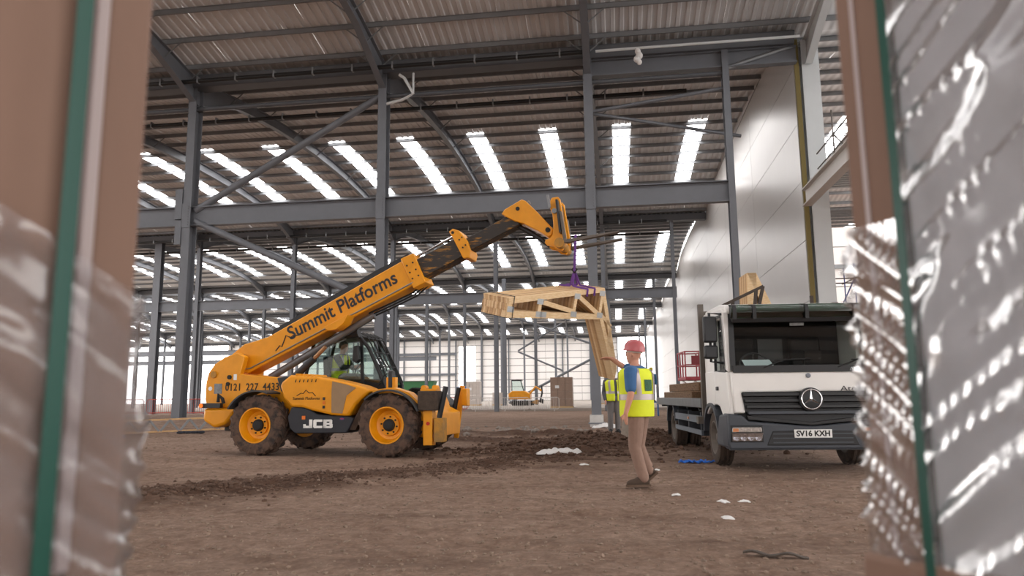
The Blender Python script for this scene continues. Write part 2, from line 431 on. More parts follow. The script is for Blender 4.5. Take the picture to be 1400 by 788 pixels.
# rafters: curved I-sections, haunched at the valleys
def rafter_mesh():
    mb = MB(); n = 16; w, tf, tw = .26, .03, .02
    for i in range(n+1):
        v = SPAN*i/n; z = roofz(ROW0+min(max(v, 1e-4), SPAN-1e-4)); h = min(v, SPAN-v); d = .5+max(0, 1-h/3.2)*.55
        y0, y1 = z-d, z
        mb.v += [(x, v, q) for x, q in ((-w/2, y0), (w/2, y0), (w/2, y0+tf), (tw/2, y0+tf), (tw/2, y1-tf), (w/2, y1-tf), (w/2, y1), (-w/2, y1), (-w/2, y1-tf), (-tw/2, y1-tf), (-tw/2, y0+tf), (-w/2, y0+tf))]
    for i in range(n): mb.f += [(i*12+k, i*12+(k+1) % 12, (i+1)*12+(k+1) % 12, (i+1)*12+k) for k in range(12)]
    mb.f += [tuple(range(12)), tuple(range(n*12+11, n*12-1, -1))]
    return mb.mesh('rafter')
RM = rafter_mesh(); RM.materials.append(STEEL)
UG = [-0.75-GRID*k for k in range(15)]
for s in range(0, 6):
    for u in UG[:(6 if s < 2 else 10 if s == 2 else 15)]: inst('rafter', RM, CEIL, (u, span_v(s, -1), 0))
LGREY = mat('pale grey paint and lit rafter', 'c9cccd', 0.4, var=0.06, scale=1)
RML = RM.copy(); RML.materials.clear(); RML.materials.append(LGREY)  # paler rafter copy: strong light from the right bay put into its colour
for s in (0, 1): inst('rafter', RML, CEIL, (7.45, span_v(s, -1), 0))
# fly braces beside the nearest rafters
FB = MB().bar((0, 0, 0), (.75, 0, .62), .05, .012, (0, 1, 0)).mesh('fly_brace'); FB.materials.append(GALV)
FB2 = MB().bar((0, 0, 0), (-.75, 0, .62), .05, .012, (0, 1, 0)).mesh('fly_brace'); FB2.materials.append(GALV)
for s in (0, 1, 2):
    for u in UG[:5]:
        for i in ((14, 15, 16) if s == 0 else (1, 3, 5, 7, 10, 13)):
            v = span_v(s, -1+2*(i+.5)/17)
            inst('fly_brace', FB, CEIL, (u+.1, v, roofz(v)-.5)); inst('fly_brace', FB2, CEIL, (u-.1, v, roofz(v)-.5))
# valley gutters
for r in range(0, 6):
    v = ROW0+SPAN*r; u0 = -62 if r < 2 else -124
    MB().prism([(v-.45, 14.35), (v-.3, 13.95), (v+.3, 13.95), (v+.45, 14.35), (v+.45, 14.4), (v-.45, 14.4)], u0, 6.9, 'x').build('valley_gutter', STEEL_DK, CEIL)
    MB().box(u0, 6.9, v-.7, v+.9, 14.72, 14.76).box(u0, 6.9, v-.02, v+.02, 14.4, 14.74).build('valley_flashing', STEEL_DK, CEIL)

# ---- right wall: white cladding panels
WR = empty('wall_right', label='tall white insulated cladding wall along the hall', kind='structure')
MB().box(7.0, 7.12, 27.2, 165, 0, 15.6).build('wall_core', mat('grey wall core', '8a8886', 0.7), WR)
pnl = MB().box(-.03, .03, .012, 9.13, .008, 2.19).mesh('wall_panel'); pnl.materials.append(PANELW)
for i in range(15):
    for j in range(7):
        p = inst('wall_panel', pnl, WR, (6.98, 27.25+9.15*i, 2.2*j))
MB().box(6.96, 7.12, 27.12, 27.2, 0, 14.3).build('foam_edge', mat('yellow insulation edge', '6f6134', 0.8), WR)
# ---- unseen front wall with a wide doorway, added to limit light from behind
WFR = empty('wall_front', label='unseen front cladding wall with a wide open doorway', kind='structure')
for a_, b_, z0_ in ((-62, -14, 0), (10, 30, 0), (-14, 10, 8.0)):
    MB().box(a_, b_, -28.2, -28.0, z0_, 15.6).build('wall_cladding', PANELW, WFR)
# ---- back wall
WB = empty('wall_back', label='far white clad wall with sheeting rails and openings', kind='structure')
VB = 164.5
PW2 = mat('far white cladding', 'efebe8', 0.5)
bp_ = {}
def wall_panels(u0, u1, z0, z1):
    n = max(1, round((u1-u0)/8.15)); w = (u1-u0)/n; k = round(w, 3)
    if k not in bp_:
        bp_[k] = MB().box(.03, w-.03, -.05, .05, .07, 1.5).mesh('wall_panel'); bp_[k].materials.append(PW2)
    for i in range(n):
        z = z0
        while z < z1-.1:
            inst('wall_panel', bp_[k], WB, (u0+w*i, VB, z)); z += 1.57
wall_panels(-92, -35.6, .16, 14.2); wall_panels(-31.7, 0.4, .16, 14.2); wall_panels(-35.6, -31.7, 12.72, 14.2)
GREYB = mat('sheeting rail grey', '8c8884', 0.6)
for a, b, z in ((-92, -35.6, .1), (-31.7, 0.4, .1), (-35.6, -31.7, 12.6)):
    MB().box(a, b, VB+.06, VB+.12, z, 14.4).build('wall_backing', GREYB, WB)
wp = MB().ibeam((0, 0, 0), (0, 0, 14.2), .25, .35, upv=(0, 1, 0)).mesh('wind_post'); wp.materials.append(STEEL)
for k in range(16): inst('wind_post', wp, WB, (0.4-6.1*k, VB-.3, .16))
for z in (6.0, 10.6): MB().box(-92, -36, VB-.4, VB-.2, z, z+.5).build('wind_beam', STEEL, WB)
MB().box(-124, 7, VB-.1, VB+.1, 14.2, 15.9).build('eaves_panel', PW2, WB)

# ---- steel frame
def column(u, v, w, d, z0, z1, label, group=None, m=STEEL, base=True):
    o = empty('steel_column', (u, v, 0), label=label, cat='column', group=group)
    MB().ibeam((0, 0, z0), (0, 0, z1), w, d, .035, .025, (0, 1, 0)).build('shaft', m, o)
    if base:
        MB().box(-w/2-.12, w/2+.12, -d/2-.12, d/2+.12, z0-.02, z0+.03).build('base_plate', m, o)
    return o
ROWC = mat('concrete column base', 'c2bfbb', 0.8, var=.15, scale=3)
lab1 = {0: 'grey steel column with pale base standing behind the timber trusses', 1: 'grey steel column rising directly behind the yellow telehandler cab',
        2: 'wide grey steel column where the two diagonal braces meet', 3: 'grey steel column mostly hidden by the cardboard stack'}
COLS = {}
for k in range(4):
    c = COLS[k] = column(UG[k], ROW0, .34, .52, .12 if k < 2 else .3, 14.0, lab1[k])
    if k == 0: MB().box(-.24, .24, -.36, .36, -.1, .42).build('concrete_encasement', ROWC, c, bevel=.01)
    MB().box(-.19, .19, -.29, -.26, 8.0, 9.0).build('connection_plate', STEEL, c)
    for i in range(8): MB().cyl((.10, -.285, 8.1+.11*i), (.10, -.31, 8.1+.11*i), .018, n=6).build('bolt', STEEL_DK, c)
    if k == 2: 
        MB().box(-.5, -.19, -.3, .1, 8.35, 9.6).build('gusset_box', STEEL, c); MB().box(-.45, -.19, -.3, .1, 7.3, 8.3).build('gusset_box', STEEL, c)
column(4.4, ROW0, .24, .42, 0, 14.2, 'slim grey column in front of the white wall, nearer the truck')
column(4.4, ROW0+SPAN, .24, .42, .1, 14.2, 'slim grey column in front of the white wall, farther back above the truck bed')
for r in (2, 3, 4): column(4.4, ROW0+SPAN*r, .28, .42, .16, 14.2, 'far grey steel column close to the white wall', 'far wall-side columns')
names = {1: 'second', 2: 'third', 3: 'fourth', 4: 'fifth'}
for r in range(1, 5):
    for u in UG[:(6 if r == 1 else 9 if r == 2 else 14)]:
        column(u, ROW0+SPAN*r, .3, .4, .0 if r == 1 else .16, 14.0, 'grey steel column in the %s row back from the camera' % names[r], 'columns of the %s row' % names[r], base=False)
column(-36.9, ROW0+SPAN, .6, .5, .0, 14.0, 'thick grey column among the red barriers beside the bright opening')
column(-12.0, ROW0+SPAN*2-3, .42, .4, .16, 14.0, 'grey column beside the small yellow digger')
column(-21.5, ROW0+SPAN*2, .3, .4, .16, 14.0, 'grey column in front of the green container')
# mid-height beams
def beam(u0, u1, v, z0, z1, label, w=.3):
    o = MB().ibeam((u0, v, (z0+z1)/2), (u1, v, (z0+z1)/2), w, z1-z0, .04, .025).build('cross_beam', STEEL); return tag(o, label, 'beam')
beam(-17.05, -8.9, ROW0, 8.1, 8.9, 'deep grey cross beam above the telehandler boom lettering')
beam(-8.9, -.75, ROW0, 8.1, 8.9, 'deep grey cross beam behind the raised boom head')
beam(-.75, 4.4, ROW0, 8.1, 8.9, 'deep grey cross beam ending at the slim column by the white wall')
beam(-33.4, -17.05, ROW0, 8.1, 8.9, 'deep grey cross beam running behind the cardboard stack')
beam(-62, 4.6, ROW0+SPAN, 8.2, 9.0, 'long grey cross beam behind the suspended timber trusses')
beam(-110, -34, ROW0+3*SPAN, 8.1, 8.9, 'distant grey cross beam of the fourth column row')
beam(-110, -34, ROW0+4*SPAN, 8.1, 8.9, 'distant grey cross beam of the fifth column row')
beam(-.75, 7.0, ROW0, 13.3, 13.95, 'dark grey roof-level beam beside the white corner column')
def brace(p, q, r_, label, m=STEEL):
    return tag(MB().cyl(p, q, r_, n=12).build('diagonal_brace', m, smooth=40), label, 'brace')
brace((-16.8, 27, 8.75), (-9.1, 27, 13.1), .14, 'tubular brace climbing from the wide column to the roof')
brace((-16.8, 27, 8.3), (-9.0, 27, 4.7), .14, 'tubular brace falling from the wide column towards the boom')
brace((-.6, 27.1, 11.95), (4.3, 27, 12.5), .07, 'thin brace rising from the centre column to the slim column')
brace((-.6, 27.2, 11.9), (5.2, 29, 11.3), .07, 'thin brace dropping from the centre column towards the white wall')
brace((4.5, 27, 13.3), (6.95, 27, 14.0), .09, 'short brace between the slim column and the white corner column', GALV)
for p, q, r_, l in (((-12.4, 82, 10.4), (-.9, 82, 6.2), .12, 'long far brace sloping down behind the hanging truss leg'), ((-10.9, 82, 6.2), (-5.9, 82, 9.2), .1, 'far brace rising to the right between thin columns'),
                    ((-10.9, 82, 6.1), (-5.9, 82, 3.9), .1, 'far brace falling behind the brown pallet stack'), ((-2.4, 82, 5.3), (-12.0, 82, .4), .14, 'far low brace ending beside the small digger')):
    brace(p, q, r_, l)
tag(MB().cyl((-33, 27, 13.1), (4.3, 27, 13.1), .09, n=10).build('eaves_tie', STEEL_DK, smooth=40), 'horizontal tube tying the first column row below the roof', 'tie bar')
# rainwater pipes
def pipe(name, u0, u1, v, z, r_, label):
    o = empty(name, (u0, v, z), label=label, cat='pipe')
    MB().cyl((0, 0, 0), (u1-u0, 0, 0), r_, n=14).build('pipe_run', mat('black drain pipe', '0d0d0f', .5), o, smooth=40)
    cl = MB().box(-.03, .03, -r_-.01, r_+.01, -r_-.01, r_+.09).mesh('pipe_clip'); cl.materials.append(GALV)
    for i in range(int((u1-u0)/1.62)): inst('pipe_clip', cl, o, (1.0+1.62*i, 0, 0))
    return o
pipe('rainwater_pipe', -40, -.6, 25.9, 13.82, .085, 'black rainwater pipe in front of the first column row')
pipe('rainwater_pipe', -40, 3.3, 30.1, 13.82, .085, 'black rainwater pipe behind the first column row')
pipe('rainwater_pipe', -62, 4.0, 53.4, 13.75, .1, 'black rainwater pipe in front of the second column row')
pipe('rainwater_pipe', -62, 4.0, 57.6, 13.75, .1, 'black rainwater pipe behind the second column row')
tag(MB().cyl((-.4, 25.9, 13.82), (6.9, 25.9, 13.82), .05, n=10).build('sprinkler_pipe', LGREY, smooth=40), 'thin pale pipe below the roof towards the corner column', 'pipe')
PLB = mat('white plastic sheeting', 'd8d6d4', 0.5, bump=.3, bscale=10)
wpk = MB()
for q in ((0, 0, 0, .11), (.05, .02, -.16, .13), (-.05, 0, -.3, .12), (.04, 0, -.42, .1)): wpk.ball(q[:3], q[3], q[3], q[3]*1.1, 10, 7)
o = wpk.build('plastic_wrapping', PLB, smooth=60); o.location = (1.15, 25.88, 13.68); tag(o, 'crumpled white plastic tied to the thin roof pipe', 'wrapping')
dpo = MB().tube([(.8, -.6, 13.7), (1.0, -.6, 13.55), (1.35, -.55, 12.9), (.9, -.4, 12.75), (.17, -.2, 12.7)], .06, 10).build('downpipe', LGREY, COLS[1], smooth=50)
MB().tube([(1.35, -.55, 13.75), (1.35, -.55, 12.9)], .045, 8).build('downpipe_hanger', LGREY, dpo)

# ---- bright bay to the right of the white wall
cc = empty('steel_column', (7.55, 27.5, 0), label='pale grey corner column at the end of the white wall', cat='column')
MB().ibeam((0, 0, 0), (0, 0, 14.3), .62, .6, .04, .03, (0, 1, 0)).build('shaft', LGREY, cc)
MB().box(-.4, .4, -.4, .4, -.02, .04).build('base_plate', LGREY, cc)
WM = mat('pale primer steel', 'c4bfba', .5, var=.05)
o = MB().ibeam((7.0, 26.95, 8.1), (7.0, 12.0, 8.1), .32, .62, .04, .03).build('mezzanine_edge_beam', WM); tag(o, 'pale mezzanine edge beam running out above the truck', 'beam')
mz = empty('mezzanine_deck', (7.2, 12, 8.42), label='ribbed metal mezzanine deck beside the white wall', cat='deck', kind='structure')
mbz = MB()
for i in range(55):
    mbz.box(0, 18, .27*i, .27*i+.13, -.06, 0)
mbz.box(0, 18, 0, 15, 0, .12); mbz.build('metal_deck', mat('galvanised deck', 'a9aeb0', .4, .4), mz)
WF = empty('wall_far_right', label='white clad wall beyond the mezzanine deck', kind='structure')
p3 = MB().box(0, 7.3, -.05, .05, .03, 1.35).mesh('wall_panel'); p3.materials.append(PW2)
r3 = MB().box(0, 7.3, -.2, -.05, -.14, .14).mesh('sheeting_rail'); r3.materials.append(GALV)
for i in range(3):
    for j in range(9):
        inst('wall_panel', p3, WF, (7.2+7.4*i, 52, 1.38*j))
        if j % 2: inst('sheeting_rail', r3, WF, (7.2+7.4*i, 52, 1.38*j))
MB().box(7.2, 29.4, 52.1, 52.2, 0, 12.4).build('wall_backing', GREYB, WF)
def scaffold(loc, label, spec, m1, m2):
    o = empty('scaffold', loc, label=label, cat='scaffold')
    for p, q in spec:
        up_ = abs(q[2]-p[2]) > abs(q[0]-p[0])+abs(q[1]-p[1])
        MB().cyl(p, q, .026, n=8).build('standard' if up_ else 'ledger', m1 if up_ else m2, o)
    return o
SCB = mat('blue scaffold tube', '3c4f8c', .5); SCG = mat('weathered scaffold tube', '5d5550', .5, .3)
spec = []
for x in (0, 1.0, 2.0):
    for y in (0, 1.3): spec.append(((x, y, 0), (x, y, 6.2)))
for z in (2.0, 3.6, 4.2, 5.6):
    for y in (0, 1.3): spec.append(((-.3, y, z), (2.4, y, z)))
    for x in (0, 1.0, 2.0): spec.append(((x, -.3, z), (x, 1.6, z)))
spec += [((0, 0, 3.6), (1, 0, 5.6)), ((1, 0, 5.6), (2, 0, 3.6))]
scaffold((8.45, 30.2, 0), 'blue and brown tube scaffold standing below the mezzanine edge', spec, SCB, SCG)
spec = [((0, -7+2*i, 0), (0, -7+2*i, 1.9)) for i in range(5)] + [((0, -8, z), (0, 3, z)) for z in (.5, 1.05)] + [((0, -7+2*i, 1.05), (.9, -7+2*i, 0)) for i in range(5)]
scaffold((7.35, 23.5, 8.54), 'dark tube guard rail standing on the mezzanine deck', spec, SCG, SCG)

# ================================================================== TELEHANDLER
TYRE = mat('dusty tyre rubber', '2c2623', 0.9, col2='5b463a', scale=5.0, bump=0.2, bscale=20, edge=(0.45, 0.62))
def wheel_parts(root, R_, W, rim_r, side, lugs=20, rim_mat=YEL, hub_mat=BLACK, treaded=True, tyre_mat=TYRE):
    """A wheel whose axle runs along local y; outer face looks to side*y."""
    h = W/2
    t = MB().lathe([(rim_r*.98, -h*.82), (rim_r*1.08, -h*.95), (R_*.8, -h), (R_*.93, -h*.86), (R_*.955, -h*.6), (R_*.96, 0), (R_*.955, h*.6), (R_*.93, h*.86), (R_*.8, h), (rim_r*1.08, h*.95), (rim_r*.98, h*.82), (rim_r*.9, 0)], n=40, closed=True)
    tyre = t.build('tyre', tyre_mat, root, smooth=50)
    if treaded:
        lg = MB()
        for i in range(lugs):
            for sd, off in ((1, 0), (-1, .5)):
                a0 = 2*math.pi*(i+off)/lugs; a1 = a0+2*math.pi/lugs*.75; wd = 2*math.pi/lugs*.3
                P = []
                for a, y, r0, r1 in ((a0, sd*h*.02, R_*.93, R_*1.0), (a1, sd*h*.80, R_*.93, R_*.995), (a1+.02, sd*h*1.0, R_*.82, R_*.9)):
                    for da in (-wd/2, wd/2):
                        for r in (r0, r1): P.append((r*math.cos(a+da), y, r*math.sin(a+da)))
                lg.add(P, [(0,1,3,2), (8,10,11,9), (1,5,7,3), (0,2,6,4), (0,4,5,1), (2,3,7,6), (5,9,11,7), (4,6,10,8), (4,8,9,5), (6,7,11,10)])
        lg.build('tread', tyre_mat, root)
    s = side
    MB().lathe([(rim_r*1.04, s*h*.9), (rim_r*1.04, s*h*.96), (rim_r*.97, s*h*.96), (rim_r*.93, s*h*.8), (rim_r*.84, s*h*.5), (rim_r*.8, s*h*.2), (rim_r*.62, s*h*.12), (rim_r*.58, s*h*.3), (rim_r*.2, s*h*.32), (rim_r*.1, s*h*.32), (rim_r*.1, -s*h*.3), (rim_r*.9, -s*h*.8), (rim_r*1.0, -s*h*.8)], n=36, closed=True).build('rim', rim_mat, root, smooth=35)
    hb = MB().lathe([(rim_r*.36, s*h*.3), (rim_r*.34, s*h*.5), (rim_r*.26, s*h*.62), (rim_r*.12, s*h*.66)], n=18)
    hb.build('hub', hub_mat, root, smooth=30)
    nb = MB()
    for k in range(8):
        a = 2*math.pi*k/8; x, z = rim_r*.47*math.cos(a), rim_r*.47*math.sin(a)
        nb.cyl((x, s*h*.3, z), (x, s*h*.42, z), rim_r*.05, n=6)
    nb.build('wheel_nuts', hub_mat, root)
TH = empty('telehandler', (-6.96, 14.92, 0), R(-6.3177), label='yellow telehandler with its long boom raised over the earth floor', cat='telehandler')
WBASE = 2.80
for x, sd, nm in ((0, -1, 0), (WBASE, -1, 0), (0, 1, 0), (WBASE, 1, 0)):
    w = empty('wheel', (x, sd*.94, .59), 0, parent=TH); w.rotation_euler.y = random.random()
    wheel_parts(w, .6, .42, .335, sd)
# chassis and axles
MB().box(-1.2, 3.35, -.42, .42, .45, .95).build('chassis', mat('dark machine frame', '2a2725', .7, var=.3), TH, bevel=.02)
for x in (0, WBASE): MB().cyl((x, -.8, .59), (x, .8, .59), .13, .13, 14).build('axle', YELD, TH, smooth=40)
# rear body: swept tower carrying the boom pivot
TP = [(-1.47, .9), (-1.52, 1.15), (-1.52, 1.45), (-1.47, 1.66), (-1.33, 1.84), (-1.1, 1.98), (-.8, 2.06), (-.62, 1.98), (-.72, 1.62), (.30, 1.53), (.48, 1.37), (.55, 1.0), (.78, .62), (.62, .5), (.4, .7), (.1, .95), (-.7, .95)]
rb = MB().prism(TP, -.66, -.5, 'y').build('tower_side', YEL, TH, bevel=.02)
MB().prism(TP, .02, .2, 'y').build('tower_side', YEL, TH, bevel=.02)
MB().prism([(-1.47, .9), (-1.52, 1.15), (-1.52, 1.5), (-.9, 1.55), (.3, 1.45), (.45, 1.0), (-.7, .93)], -.5, 1.0, 'y').build('rear_body', YEL, TH, bevel=.04)
MB().prism([(-1.46, .92), (-1.47, .68), (-1.2, .52), (-.92, .6), (-.78, .78), (-.72, .92)], -.78, 1.0, 'y').build('counterweight', YEL, TH, bevel=.06, seg=3)
MB().box(-1.52, -1.02, -.84, -.74, .93, 1.03).build('light_bar', BLACKP, TH, bevel=.01)
ob = MB().cyl((-1.46, -.85, .98), (-1.46, -.87, .98), .042, n=14).build('indicator_lamp', mat('orange lamp lens', 'ff7a1a', .25, emit=.6), TH)
MB().tube([(-1.1, -.8, 1.05), (-1.08, -.82, 1.2), (-1.0, -.8, 1.12), (-.98, -.78, 1.02)], .035, 8).build('tow_bracket', BLACK, TH)
for x, z, m, nm in ((-1.40, 1.33, mat('white sticker', 'e8e8e8', .5), 'sticker'), ): MB().cyl((x, -.662, z), (x, -.67, z), .045, n=16).build(nm, m, TH)
MB().box(-1.30, -1.12, -.675, -.66, 1.22, 1.43).build('warning_plate', mat('grey plate', '8a8d90', .4, var=.4, scale=20), TH)
MB().box(-.85, -.78, -.675, -.66, 1.5, 1.62).build('filler_cap', mat('white sticker', 'e8e8e8', .5), TH)
for x, z, r_ in ((-.95, 1.56, .045), (-.98, 1.42, .04), (-1.33, 1.62, .07)): MB().cyl((x, -.65, z), (x, -.69, z), r_, n=14).build('boss', BLACK if r_ < .05 else YELD, TH)
DARKTXT = mat('dark brown lettering', '2a1c0c', .6)
NAVY = mat('near black lettering', '1d1f2b', .5)
side = lambda x, z, y: face_M((x, y, z), (1, 0, 0), (0, 0, 1))
for k, ch in enumerate('0121 227 4433'):
    if ch != ' ': text('phone_digit', ch, .21, DARKTXT, TH, side(-1.0+.098*k, 1.345, -.665), .003, .003, .84)
# mudguards
def arc_guard(cx, cz, r_, a0, a1, y0, y1, th=.03, n=12):
    mb = MB(); pr = []
    for k in range(n+1):
        a = a0+(a1-a0)*k/n; pr.append((cx+r_*math.cos(a), cz+r_*math.sin(a)))
    for k in range(n, -1, -1):
        a = a0+(a1-a0)*k/n; pr.append((cx+(r_-th)*math.cos(a), cz+(r_-th)*math.sin(a)))
    mb.prism(pr, y0, y1, 'y'); return mb
GUARD = mat('scuffed grey-black plastic', '3a3c3f', .5, var=.2, scale=6)
for sd in (-1, 1):
    y0, y1 = (-1.2, -.72) if sd < 0 else (.72, 1.2)
    arc_guard(0.02, .56, .72, R(68), R(150), y0, y1).build('rear_mudguard', GUARD, TH)
    arc_guard(WBASE+.02, .56, .70, R(25), R(132), y0, y1).build('front_mudguard', GUARD, TH)
MB().prism([(2.45, 1.22), (2.6, 1.27), (2.9, 1.29), (3.2, 1.2), (3.42, 1.02), (3.4, .98), (3.15, 1.12), (2.85, 1.2), (2.55, 1.18)], -1.05, -.78, 'y').build('front_guard_bracket', YEL, TH)
# engine cover
EP = [(.47, 1.36), (.52, 1.44), (.70, 1.57), (1.29, 1.53), (1.78, 1.44), (2.2, 1.34), (2.43, 1.25), (2.33, 1.16), (2.12, .98), (1.97, .76), (1.62, .78), (1.15, .88), (1.0, .93), (.74, .94), (.56, 1.12)]
EI = [(x+.02 if x < 1 else x-.03, z-.005) for x, z in EP]
ec = MB().prism(EP, -.52, -1.06, 'y').build('engine_cover', YEL, TH, bevel=.05, seg=3)
for i in range(6):
    x = .78+.088*i
    MB().prism([(x, 1.50), (x+.035, 1.60-.006*i), (x+.075, 1.50)], -1.05, -.62, 'y').build('louvre', YEL, ec, bevel=.008)
    MB().prism([(x+.03, 1.42), (x+.05, 1.42), (x+.062, 1.475), (x+.046, 1.475)], -1.066, -1.055, 'y').build('louvre_slot', BLACK, ec)
MB().prism([(1.62, 1.43), (1.9, 1.37), (2.13, 1.30), (1.93, 1.15), (1.85, .81), (1.62, .83), (1.61, 1.2)], -1.068, -1.05, 'y').build('unpainted_patch', mat('brown primer patch', '9a7d5c', .5, var=.15, scale=4), ec)
MB().tube([(.86, -1.065, 1.16), (.95, -1.065, 1.21), (1.0, -1.065, 1.2), (1.06, -1.065, 1.27), (1.13, -1.065, 1.21), (1.2, -1.065, 1.22), (1.27, -1.065, 1.15)], .008, 5).build('mountain_logo', DARKTXT, ec)
text('cover_lettering', 'Summit Platforms', .082, DARKTXT, ec, side(1.07, 1.105, -1.066), 0, .002)
for z in (.94, 1.02, 1.1): MB().box(1.43, 1.475, -1.075, -1.06, z-.03, z+.025).build('latch_slot', BLACKP if z != 1.02 else mat('orange sticker', 'd9701c', .5), ec)
# dark lower skirt
SK = MB().prism([(.74, .94), (1.0, .93), (1.15, .885), (1.30, .80), (1.62, .775), (1.97, .755), (2.08, .72), (1.98, .5), (1.92, .44), (.84, .43), (.72, .52), (.66, .74)], -.5, -1.05, 'y').build('lower_skirt', mat('dark navy skirt', '23262e', .4, var=.15), TH, bevel=.02)
WL = mat('white lettering', 'efeeea', .5)
def block(name, x, rects):
    mb = MB()
    for a, b, c, d in rects: mb.box(x+a, x+b, -1.062, -1.045, .535+c, .535+d)
    mb.build(name, WL, SK)
block('letter_j', 1.02, ((0, .05, 0, .075), (0, .19, 0, .045), (.125, .19, 0, .165)))
block('letter_c', 1.235, ((0, .065, .015, .15), (.015, .19, 0, .045), (.015, .19, .12, .165)))
block('letter_b', 1.45, ((0, .065, 0, .165), (0, .175, 0, .04), (0, .175, .065, .10), (0, .17, .125, .165), (.135, .195, .012, .08), (.13, .185, .085, .152)))
MB().box(.985, 1.055, -1.062, -1.045, .70, .77).build('orange_square', mat('orange sticker', 'd9701c', .5), SK)
fl = MB().box(1.80, 1.89, -1.062, -1.045, .69, .735).build('union_flag', mat('flag blue', '2b3a78', .5), SK)
MB().box(1.80, 1.89, -1.065, -1.06, .708, .717).build('flag_cross', mat('flag red', 'c23a3a', .5), SK); MB().box(1.841, 1.849, -1.065, -1.06, .69, .735).build('flag_cross', mat('flag red', 'c23a3a', .5), SK)
MB().prism([(1.98, .5), (2.08, .72), (2.2, .95), (2.33, 1.14), (2.46, 1.12), (2.3, .9), (2.1, .5)], -.5, -1.0, 'y').build('wheel_arch_liner', mat('brown dust on black', '4c3a2e', .9, var=.3), TH)
MB().prism([(.3, 1.52), (.5, 1.55), (.62, 1.47), (.5, 1.2), (.4, 1.25)], -.9, -.5, 'y').build('intake_duct', BLACKP, TH, bevel=.02)
# cab
CABM = mat('black cab frame', '17181a', .4)
CG = glass('clear cab glass', (.82, .90, .88), .08)
CB = empty('cab', (0, 0, 0), parent=TH)
A = {'rb': (.28, 1.42), 'rt': (.52, 2.36), 'ft': (1.58, 2.38), 'fm': (1.78, 2.16), 'fb': (2.18, 1.36), 'fl': (2.15, 1.02)}
for y in (.18, 1.08):
    pts = [A['rb'], A['rt'], (.62, 2.43), (1.46, 2.45), A['ft'], A['fm'], A['fb'], A['fl']]
    MB().tube([(x, y, z) for x, z in pts], .04, 8).build('cab_post_frame', CABM, CB, smooth=50)
    MB().bar((1.62, y, 2.36), (1.66, y, 1.36), .06, .05, (0, 1, 0)).build('door_post', CABM, CB)
    MB().prism([(.34, 1.5), (.54, 2.34), (1.5, 2.36), (1.64, 1.45)], y-.006, y+.006, 'y').build('side_window', CG, CB)
    MB().prism([(1.68, 1.45), (1.64, 2.3), (1.74, 2.15), (2.1, 1.40)], y-.006, y+.006, 'y').build('front_quarter_window', CG, CB)
    MB().prism([(.28, 1.0), (.28, 1.42), (2.18, 1.38), (2.16, 1.0)], y-.03, y+.03, 'y').build('cab_lower_panel', CABM, CB)
MB().prism([(.5, 2.36), (.62, 2.46), (1.46, 2.48), (1.6, 2.4), (1.55, 2.37), (.55, 2.35)], .14, 1.12, 'y').build('cab_roof', CABM, CB, bevel=.02)
MB().add([(1.60, .2, 2.36), (1.60, 1.06, 2.36), (2.16, 1.06, 1.38), (2.16, .2, 1.38)], [(0, 1, 2, 3)]).build('windscreen', CG, CB)
MB().add([(.50, .2, 2.33), (.50, 1.06, 2.33), (.28, 1.06, 1.45), (.28, .2, 1.45)], [(0, 1, 2, 3)]).build('rear_window', CG, CB)
for k in range(5): MB().tube([(1.5, .26+.19*k, 2.50), (1.72, .26+.19*k, 2.40), (2.22, .26+.19*k, 1.42)], .016, 6).build('screen_guard_bar', CABM, CB)
for k in range(3): MB().tube([(1.74+.15*k, .2, 2.36-.3*k), (1.74+.15*k, 1.06, 2.36-.3*k)], .014, 6).build('screen_guard_bar', CABM, CB)
MB().prism([(1.50, 1.88), (1.52, 2.18), (1.62, 2.2), (1.66, 1.9), (1.6, 1.82)], -.02, .12, 'y').build('mirror', CABM, CB, bevel=.015)
MB().box(1.2, 2.1, .3, 1.0, 1.30, 1.5).build('dashboard', BLACKP, CB, bevel=.04)
MB().prism([(.62, 1.35), (.58, 2.0), (.68, 2.02), (.78, 1.48), (1.12, 1.46), (1.12, 1.35)], .42, .86, 'y').build('driver_seat', mat('dark seat cloth', '25262a', .8), CB, bevel=.03)
stw = [(1.36+.06*math.sin(t), .63+.17*math.cos(t), 1.70+.15*math.sin(t)) for t in [2*math.pi*k/20 for k in range(20)]]
MB().tube(stw, .015, 6, closed=True).tube([(1.36, .63, 1.70), (1.62, .63, 1.46)], .03, 8).build('steering_wheel', BLACKP, CB)
MB().tube([(2.05, .12, 1.36), (2.22, .05, 1.58), (2.36, 0, 1.62)], .013, 6).build('lamp_stalk', CABM, CB)
MB().cyl((2.34, -.02, 1.63), (2.43, -.05, 1.60), .05, .06, 12).build('work_lamp', mat('lamp housing', '808488', .3, .6), CB)
MB().cyl((1.35, .05, 2.42), (1.62, .05, 2.46), .09, .09, 12).build('roof_light', BLACKP, CB)
